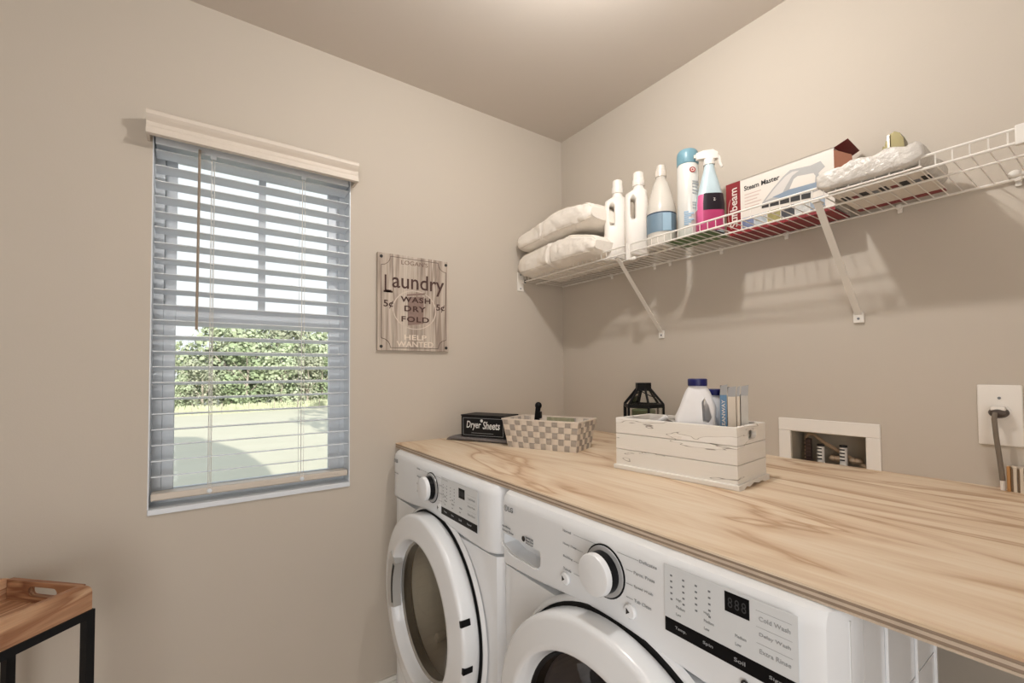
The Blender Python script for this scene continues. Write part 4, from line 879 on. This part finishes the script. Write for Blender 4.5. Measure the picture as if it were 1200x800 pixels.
# brush with black handle and a green sprig packet inside the basket
t = thing('lint_brush', 'black round-headed brush handle sticking up out of the woven basket', 'brush', BK @ Vector((0.070, 0.095, 0.004)), rk)
b = MB(); b.tube([(-0.01, 0, 0.0), (-0.006, 0.0, 0.06), (0.0, 0.0, 0.105), (0.004, 0.0, 0.135)], [0.009, 0.009, 0.010, 0.010], 14); b.sphere((0.005, 0.0, 0.142), 0.0135, (1, 0.9, 1)); b.obj('handle', M_black, t, True)
MB().box((-0.002, -0.009, 0.094), (0.018, 0.007, 0.120), 0.003).obj('switch', M_black, t)
t = thing('green_sachet', 'small green patterned sachet against the back rim inside the basket', 'packet', BK @ Vector((0.15, 0.120, 0.004)), rk)
MB().box((-0.055, -0.003, 0), (0.055, 0.003, 0.098), 0.001, Matrix.Rotation(math.radians(-4), 4, 'X')).obj('sachet_body', mat('green patterned paper', rgb(158, 156, 128), 0.7, var=0.5, scale=70), t)

# ------------------------------------------------------------------ washer outlet box
wb = thing('washer_outlet_box', 'white recessed washer supply box in the wall behind the counter', 'outlet box', (0, -1.146, 1.02))
F = FR(wb)
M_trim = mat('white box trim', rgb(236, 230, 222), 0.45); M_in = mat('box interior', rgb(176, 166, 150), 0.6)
b = MB(F)
Yl, Yr, Zt, Zb_ = -1.017, -1.275, 1.124, 0.935
b.box((-0.006, Yr, BZ1), (0.0005, Yl, Zt), 0.002); b.box((-0.006, Yr, Zb_), (0.0005, BY0, BZ1), 0.002); b.box((-0.006, BY1, Zb_), (0.0005, Yl, BZ1), 0.002); b.box((-0.006, BY0, Zb_), (0.0005, BY1, BZ0), 0.002)
b.obj('trim_frame', M_trim, wb)
b = MB(F); dd = 0.088
b.box((dd-0.002, BY0, BZ0), (dd, BY1, BZ1)); b.box((0, BY0, BZ1-0.002), (dd, BY1, BZ1)); b.box((0, BY0, BZ0), (dd, BY1, BZ0+0.002)); b.box((0, BY0, BZ0), (dd, BY0+0.002, BZ1)); b.box((0, BY1-0.002, BZ0), (dd, BY1, BZ1))
b.obj('recess_liner', M_in, wb)
for y_, z_ in ((-1.118, 1.046), (-1.176, 1.050)):
    vv = MB(F).lathe([(0.0095, 0.965), (0.0095, z_)], 16, Matrix.Translation((0.035, y_, 0))).obj('valve_pipe', M_hdpe, wb, True)
    for q in range(4): MB(F).box((0.0240, y_-0.006, z_-0.012-q*0.010), (0.0262, y_+0.006, z_-0.0085-q*0.010)).obj('label_line', M_dark, vv)
    MB(F).lathe([(0.0098, z_-0.004), (0.0098, z_+0.002), (0, z_+0.002)], 16, Matrix.Translation((0.035, y_, 0)), (False, False)).obj('pipe_top', M_dark, vv)
b = MB(F); b.tube([(0.05, -1.075, 0.96), (0.05, -1.073, 1.060), (0.05, -1.080, 1.074), (0.05, -1.096, 1.072), (0.05, -1.125, 1.050), (0.05, -1.180, 1.020), (0.05, -1.232, 0.990)], 0.0055, 8); b.obj('supply_tube', mat('tan pipe', rgb(176, 150, 122), 0.4), wb, True)
b = MB(F); b.box((0.030, -1.092, 0.96), (0.045, -1.078, 1.062), 0.002)
for q in range(7): b.box((0.026, -1.094, 0.985+0.011*q), (0.030, -1.076, 0.989+0.011*q))
b.obj('valve_handle', mat('dark brown valve', rgb(64, 46, 40), 0.5), wb)
for y_ in (-1.145, -1.158, -1.195, -1.207): MB(F).sphere((0.05, y_, 1.008), 0.012, (1, 1, 0.8), 12).obj('hose_coupling', mat('pipe fitting', rgb(170, 146, 120), 0.4), wb, True)
# ------------------------------------------------------------------ wall outlet and cord
t = thing('wall_outlet', 'white outlet plate on the wall at the far right', 'outlet', (0, -1.496, 1.165))
F = FR(t)
MB(F).box((-0.006, -1.532, 1.096), (0.0, -1.460, 1.235), 0.003, seg=3).obj('cover_plate', M_trim, t, True)
MB(F).lathe([(0.019, 0), (0.019, 0.003), (0.0, 0.003)], 28, frame((-0.006, -1.496, 1.172), (0, -1, 0), (0, 0, 1)), (True, False)).obj('socket_face', M_trim, t)
MB(F).lathe([(0.003, 0), (0.003, 0.001), (0, 0.001)], 10, frame((-0.006, -1.496, 1.205), (0, -1, 0), (0, 0, 1)), (True, False)).obj('screw', M_grey, t)
t = thing('power_cord', 'grey-brown power cord plugged into the outlet and hanging to the counter', 'cord', (-0.03, -1.495, 1.02))
F = FR(t)
pl_ = MB(F); pl_.lathe([(0.016, 0), (0.0165, 0.010), (0.013, 0.020), (0.006, 0.023), (0, 0.023)], 20, frame((-0.0092, -1.496, 1.172), (0, -1, 0), (0, 0, 1)) @ Matrix.Diagonal((1, 0.75, 1, 1)), (True, False)); pl_ = pl_.obj('plug', mat('dark brown plug', rgb(70, 58, 50), 0.5), t, True)
MB(F).box((-0.030, -1.508, 1.176), (-0.012, -1.484, 1.186), 0.003).obj('plug_tab', M_trim, pl_)
M_cord = mat('taupe cord', rgb(118, 106, 92), 0.5)
MB(F).tube([(-0.030, -1.492, 1.172), (-0.036, -1.491, 1.158), (-0.036, -1.493, 1.120), (-0.034, -1.497, 1.07), (-0.032, -1.500, 1.022)], 0.0048, 10, M=None).obj('cable', M_cord, t, True)
MB(F).tube([(-0.032, -1.500, 1.022), (-0.031, -1.500, 1.0005)], 0.0042, 10).obj('cable_sleeve', M_hdpe, t, True)
# small slatted box at the right edge
t = thing('slatted_box', 'small cream and brown slatted box standing on the counter by the cord', 'box', (-0.035, -1.506, CZ), 0)
MB().box((0.008, -0.085, 0), (0.028, 0, 0.054)).obj('box_core', M_cr1, t)
M_or = mat('orange brown edge', rgb(176, 128, 76), 0.6)
for k in range(9):
    MB().box((-0.002, -0.004-0.0098*k-0.0026, 0.0), (0.008, -0.004-0.0098*k+0.0030, 0.055), 0.0008).obj('slat', M_or if k == 0 else M_cr1, t)
    MB().box((0.0, -0.0089-0.0098*k-0.0016, 0.0), (0.0075, -0.0089-0.0098*k+0.0016, 0.050)).obj('groove_strip', mat('brown groove', rgb(120, 98, 74), 0.7) if k == 0 else bpy.data.materials['brown groove'], t)
# dark thing below the counter at the right
# ------------------------------------------------------------------ tray table
M_tr = wood('acacia tray', [(0.0, rgb(206, 170, 138)), (0.5, rgb(192, 150, 116)), (0.85, rgb(150, 104, 74)), (1.0, rgb(200, 162, 128))], (1.6, 16, 16), 1.2, 1.1, 3.4, 0.5, 0.3)
M_tr2 = wood('acacia tray end', [(0.0, rgb(190, 148, 112)), (0.5, rgb(172, 126, 92)), (0.85, rgb(130, 84, 58)), (1.0, rgb(182, 140, 104))], (16, 1.6, 16), 1.2, 1.1, 3.4, 0.5, 0.3)
TC = Vector((-1.703, -0.264, 0.73)); tang = math.atan2(-0.704, -0.710)
tt = thing('tray_table', 'black square-tube metal stand under the wooden tray at lower left', 'table', (TC.x, TC.y, 0), tang)
# local x = long side away from the corner, local -y = short side toward the window wall
TL, TW, q = 0.50, 0.240, 0.009
F = Matrix.Identity(4)
for x_ in (-0.004, TL-0.014):
    for y_ in (0.004, -TW-0.004+0.018):
        MB().box((x_, y_-0.018, 0), (x_+0.018, y_, 0.728)).obj('leg', M_blackmetal, tt)
for y_ in (0.004, -TW-0.004+0.018): MB().box((0.014, y_-0.018, 0.711), (TL-0.014, y_, 0.7285)).obj('long_rail', M_blackmetal, tt)
for x_ in (-0.004, TL-0.014): MB().box((x_, -TW+0.014, 0.711), (x_+0.018, -0.014, 0.7285)).obj('short_rail', M_blackmetal, tt)
tr = thing('wooden_tray', 'brown wooden serving tray with handle slot on the black stand', 'tray', (TC.x, TC.y, 0.7288), tang)
tk = 0.013; TH = 0.062
def side(y_):
    P = [(0, 0), (TL, 0), (TL, TH-0.022), (TL-0.007, TH-0.007), (TL-0.022, TH), (0.022, TH), (0.013, TH-0.003), (0.006, TH-0.008), (0.002, TH-0.014), (0, TH-0.022)]
    MB(frame((0, y_, 0), (1, 0, 0), (0, 0, 1))).prism(P, 0, tk).obj('long_side', M_tr, tr)
side(0.0); side(-TW+tk)
for x_ in (0.004, TL-0.004-tk):
    o = MB().box((x_, -TW+tk, 0.0), (x_+tk, -tk, TH-0.004), 0.001).obj('end_panel', M_tr2, tr)
    c_ = MB(frame((x_-0.02, -TW/2, 0.036), (0, 1, 0), (0, 0, 1))); c_.prism(rrect(-0.042, -0.011, 0.042, 0.011, 0.0105), 0, 0.06)
    c_ = c_.obj('c', None); c_.location = tr.location; c_.rotation_euler = tr.rotation_euler; cut(o, c_)
MB().box((0.004+tk, -TW+tk, 0.0), (TL-0.004-tk, -tk, 0.010)).obj('tray_floor', M_tr, tr)

# ------------------------------------------------------------------ outdoors
G = -3.0
M_lawn = mat('dry lawn', rgb(208, 203, 182), 0.95, var=0.07, scale=0.6, spec=0.05)
b = MB(); b.quad([(-160, 1.0, G), (200, 1.0, G), (200, 260, G), (-160, 260, G)])
struct(b.obj('ground_lawn', M_lawn))
# leafy trees
M_lf = [mat('leaf green a', rgb(146, 160, 126), 0.8, var=0.4, scale=0.9, spec=0.1), mat('leaf green b', rgb(170, 180, 150), 0.8, var=0.4, scale=0.9, spec=0.1), mat('leaf olive', rgb(160, 164, 142), 0.8, var=0.4, scale=0.9, spec=0.1)]
M_bark = mat('pale bark', rgb(170, 160, 146), 0.9, var=0.2, scale=4)
def tree_proto(seed, m_, n=1500):
    rnd = random.Random(seed)
    b = MB(); b.tube([(0, 0, 0), (0.1, 0, 2), (-0.1, 0.1, 4.2), (0.1, 0, 6.2)], [0.20, 0.15, 0.10, 0.04], 7)
    for q in range(6):
        a = rnd.uniform(0, 2*PI); z0 = rnd.uniform(1.6, 4.5); r_ = rnd.uniform(1.0, 1.9)
        b.tube([(0, 0, z0), (r_*0.5*math.cos(a), r_*0.5*math.sin(a), z0+0.9), (r_*math.cos(a), r_*math.sin(a), z0+2.0)], [0.07, 0.05, 0.02], 5)
    tm = b
    bb = MB(); blobs = [(rnd.uniform(-1.7, 1.7), rnd.uniform(-1.5, 1.5), rnd.uniform(1.0, 7.2), rnd.uniform(0.7, 1.4)) for _ in range(20)]
    vs = bb.bm.verts; 
    for k in range(n):
        cx, cy, cz, cr_ = rnd.choice(blobs)
        d = Vector((rnd.gauss(0, 1), rnd.gauss(0, 1), rnd.gauss(0, 1))).normalized()*cr_*rnd.uniform(0.75, 1.05)
        p = Vector((cx, cy, cz))+d*Vector((1, 1, 0.8)).length/1.6
        a = Vector((rnd.gauss(0, 1), rnd.gauss(0, 1), rnd.gauss(0, 1))).normalized(); c = a.cross(d).normalized(); s_ = rnd.uniform(0.10, 0.22)
        a = c.cross(d).normalized()
        tilt = d.normalized()*rnd.uniform(-0.5, 0.5)
        bb.bm.faces.new([vs.new(p+(a+tilt)*s_), vs.new(p+c*s_), vs.new(p-(a+tilt)*s_), vs.new(p-c*s_)])
    return tm, bb
protos = []
labs = ['bright green leafy tree in the wood beyond the lawn', 'pale green leafy tree in the wood beyond the lawn', 'olive toned leafy tree in the wood beyond the lawn']
for k in range(3):
    tm, bb = tree_proto(40+k, M_lf[k])
    t = thing('broadleaf_tree', labs[k], 'tree', (0, 0, G), 0, 'trees at the far edge of the lawn')
    tm.obj('trunk', M_bark, t, True); bb.obj('foliage', M_lf[k], t, kind='stuff')
    protos.append(t)
def put_tree(k, x, y, s, rz, first):
    src = protos[k]
    if first: r = src
    else:
        r = src.copy(); C.objects.link(r)
        for ch in src.children: dup(ch, r)
    r.location = (x, y, G); r.scale = (s*1.05, s*1.05, s); r.rotation_euler = (0, 0, rz); return r
rnd = random.Random(3); cnt = 0; used = set()
for row, (yy, s0_) in enumerate(((60, 0.78), (65, 1.05), (72, 1.25))):
    for i in range(14):
        x_ = -16+i*3.2+rnd.uniform(-1, 1)+row*1.2
        if x_ > 36: continue
        s_ = s0_*rnd.uniform(0.78, 1.16)*(0.86 if x_ < 1 else 1.18)
        k = (i+row*2) % 3 if rnd.random() < 0.8 else 1
        put_tree(k, x_, yy+rnd.uniform(-1.5, 1.5)+max(0, x_)*0.25, s_, rnd.uniform(0, 6.28), k not in used); used.add(k); cnt += 1
for k in range(2):   # big trees beside the house, casting the shadow across the right of the lawn
    r = put_tree(0, 10.5+3.5*k, 15+3*k, 1.9, 1.0+k, False); r['label'] = 'large tree beside the house casting shade on the lawn'; r['group'] = 'large trees beside the house'
# tall grass band
b = MB(); rnd = random.Random(9)
for k in range(5200):
    x_ = rnd.uniform(-16, 24); y_ = 57.0+max(0, x_)*0.25+rnd.uniform(-1.2, 1.2); h_ = rnd.uniform(0.3, 1.0); w_ = 0.05; lx = rnd.uniform(-0.2, 0.2)
    b.quad([(x_-w_, y_, G), (x_+w_, y_, G), (x_+w_*0.3+lx, y_, G+h_), (x_-w_*0.3+lx, y_, G+h_)])
o = b.obj('tall_grass', mat('dry tall grass', rgb(184, 188, 156), 0.9, var=0.2, scale=0.5), kind='stuff'); tag(o, 'strip of tall dry grass in front of the trees', 'grass', kind='stuff')
fn = thing('wire_fence', 'thin post fence in front of the trees beyond the lawn', 'fence', (2, 55.6, G))
for k in range(11):
    MB().tube([(-9+k*2.6, 0.25*max(0, -7+k*2.6), 0), (-9+k*2.6, 0.25*max(0, -7+k*2.6), 1.15)], 0.045, 6).obj('fence_post', M_bark, fn)
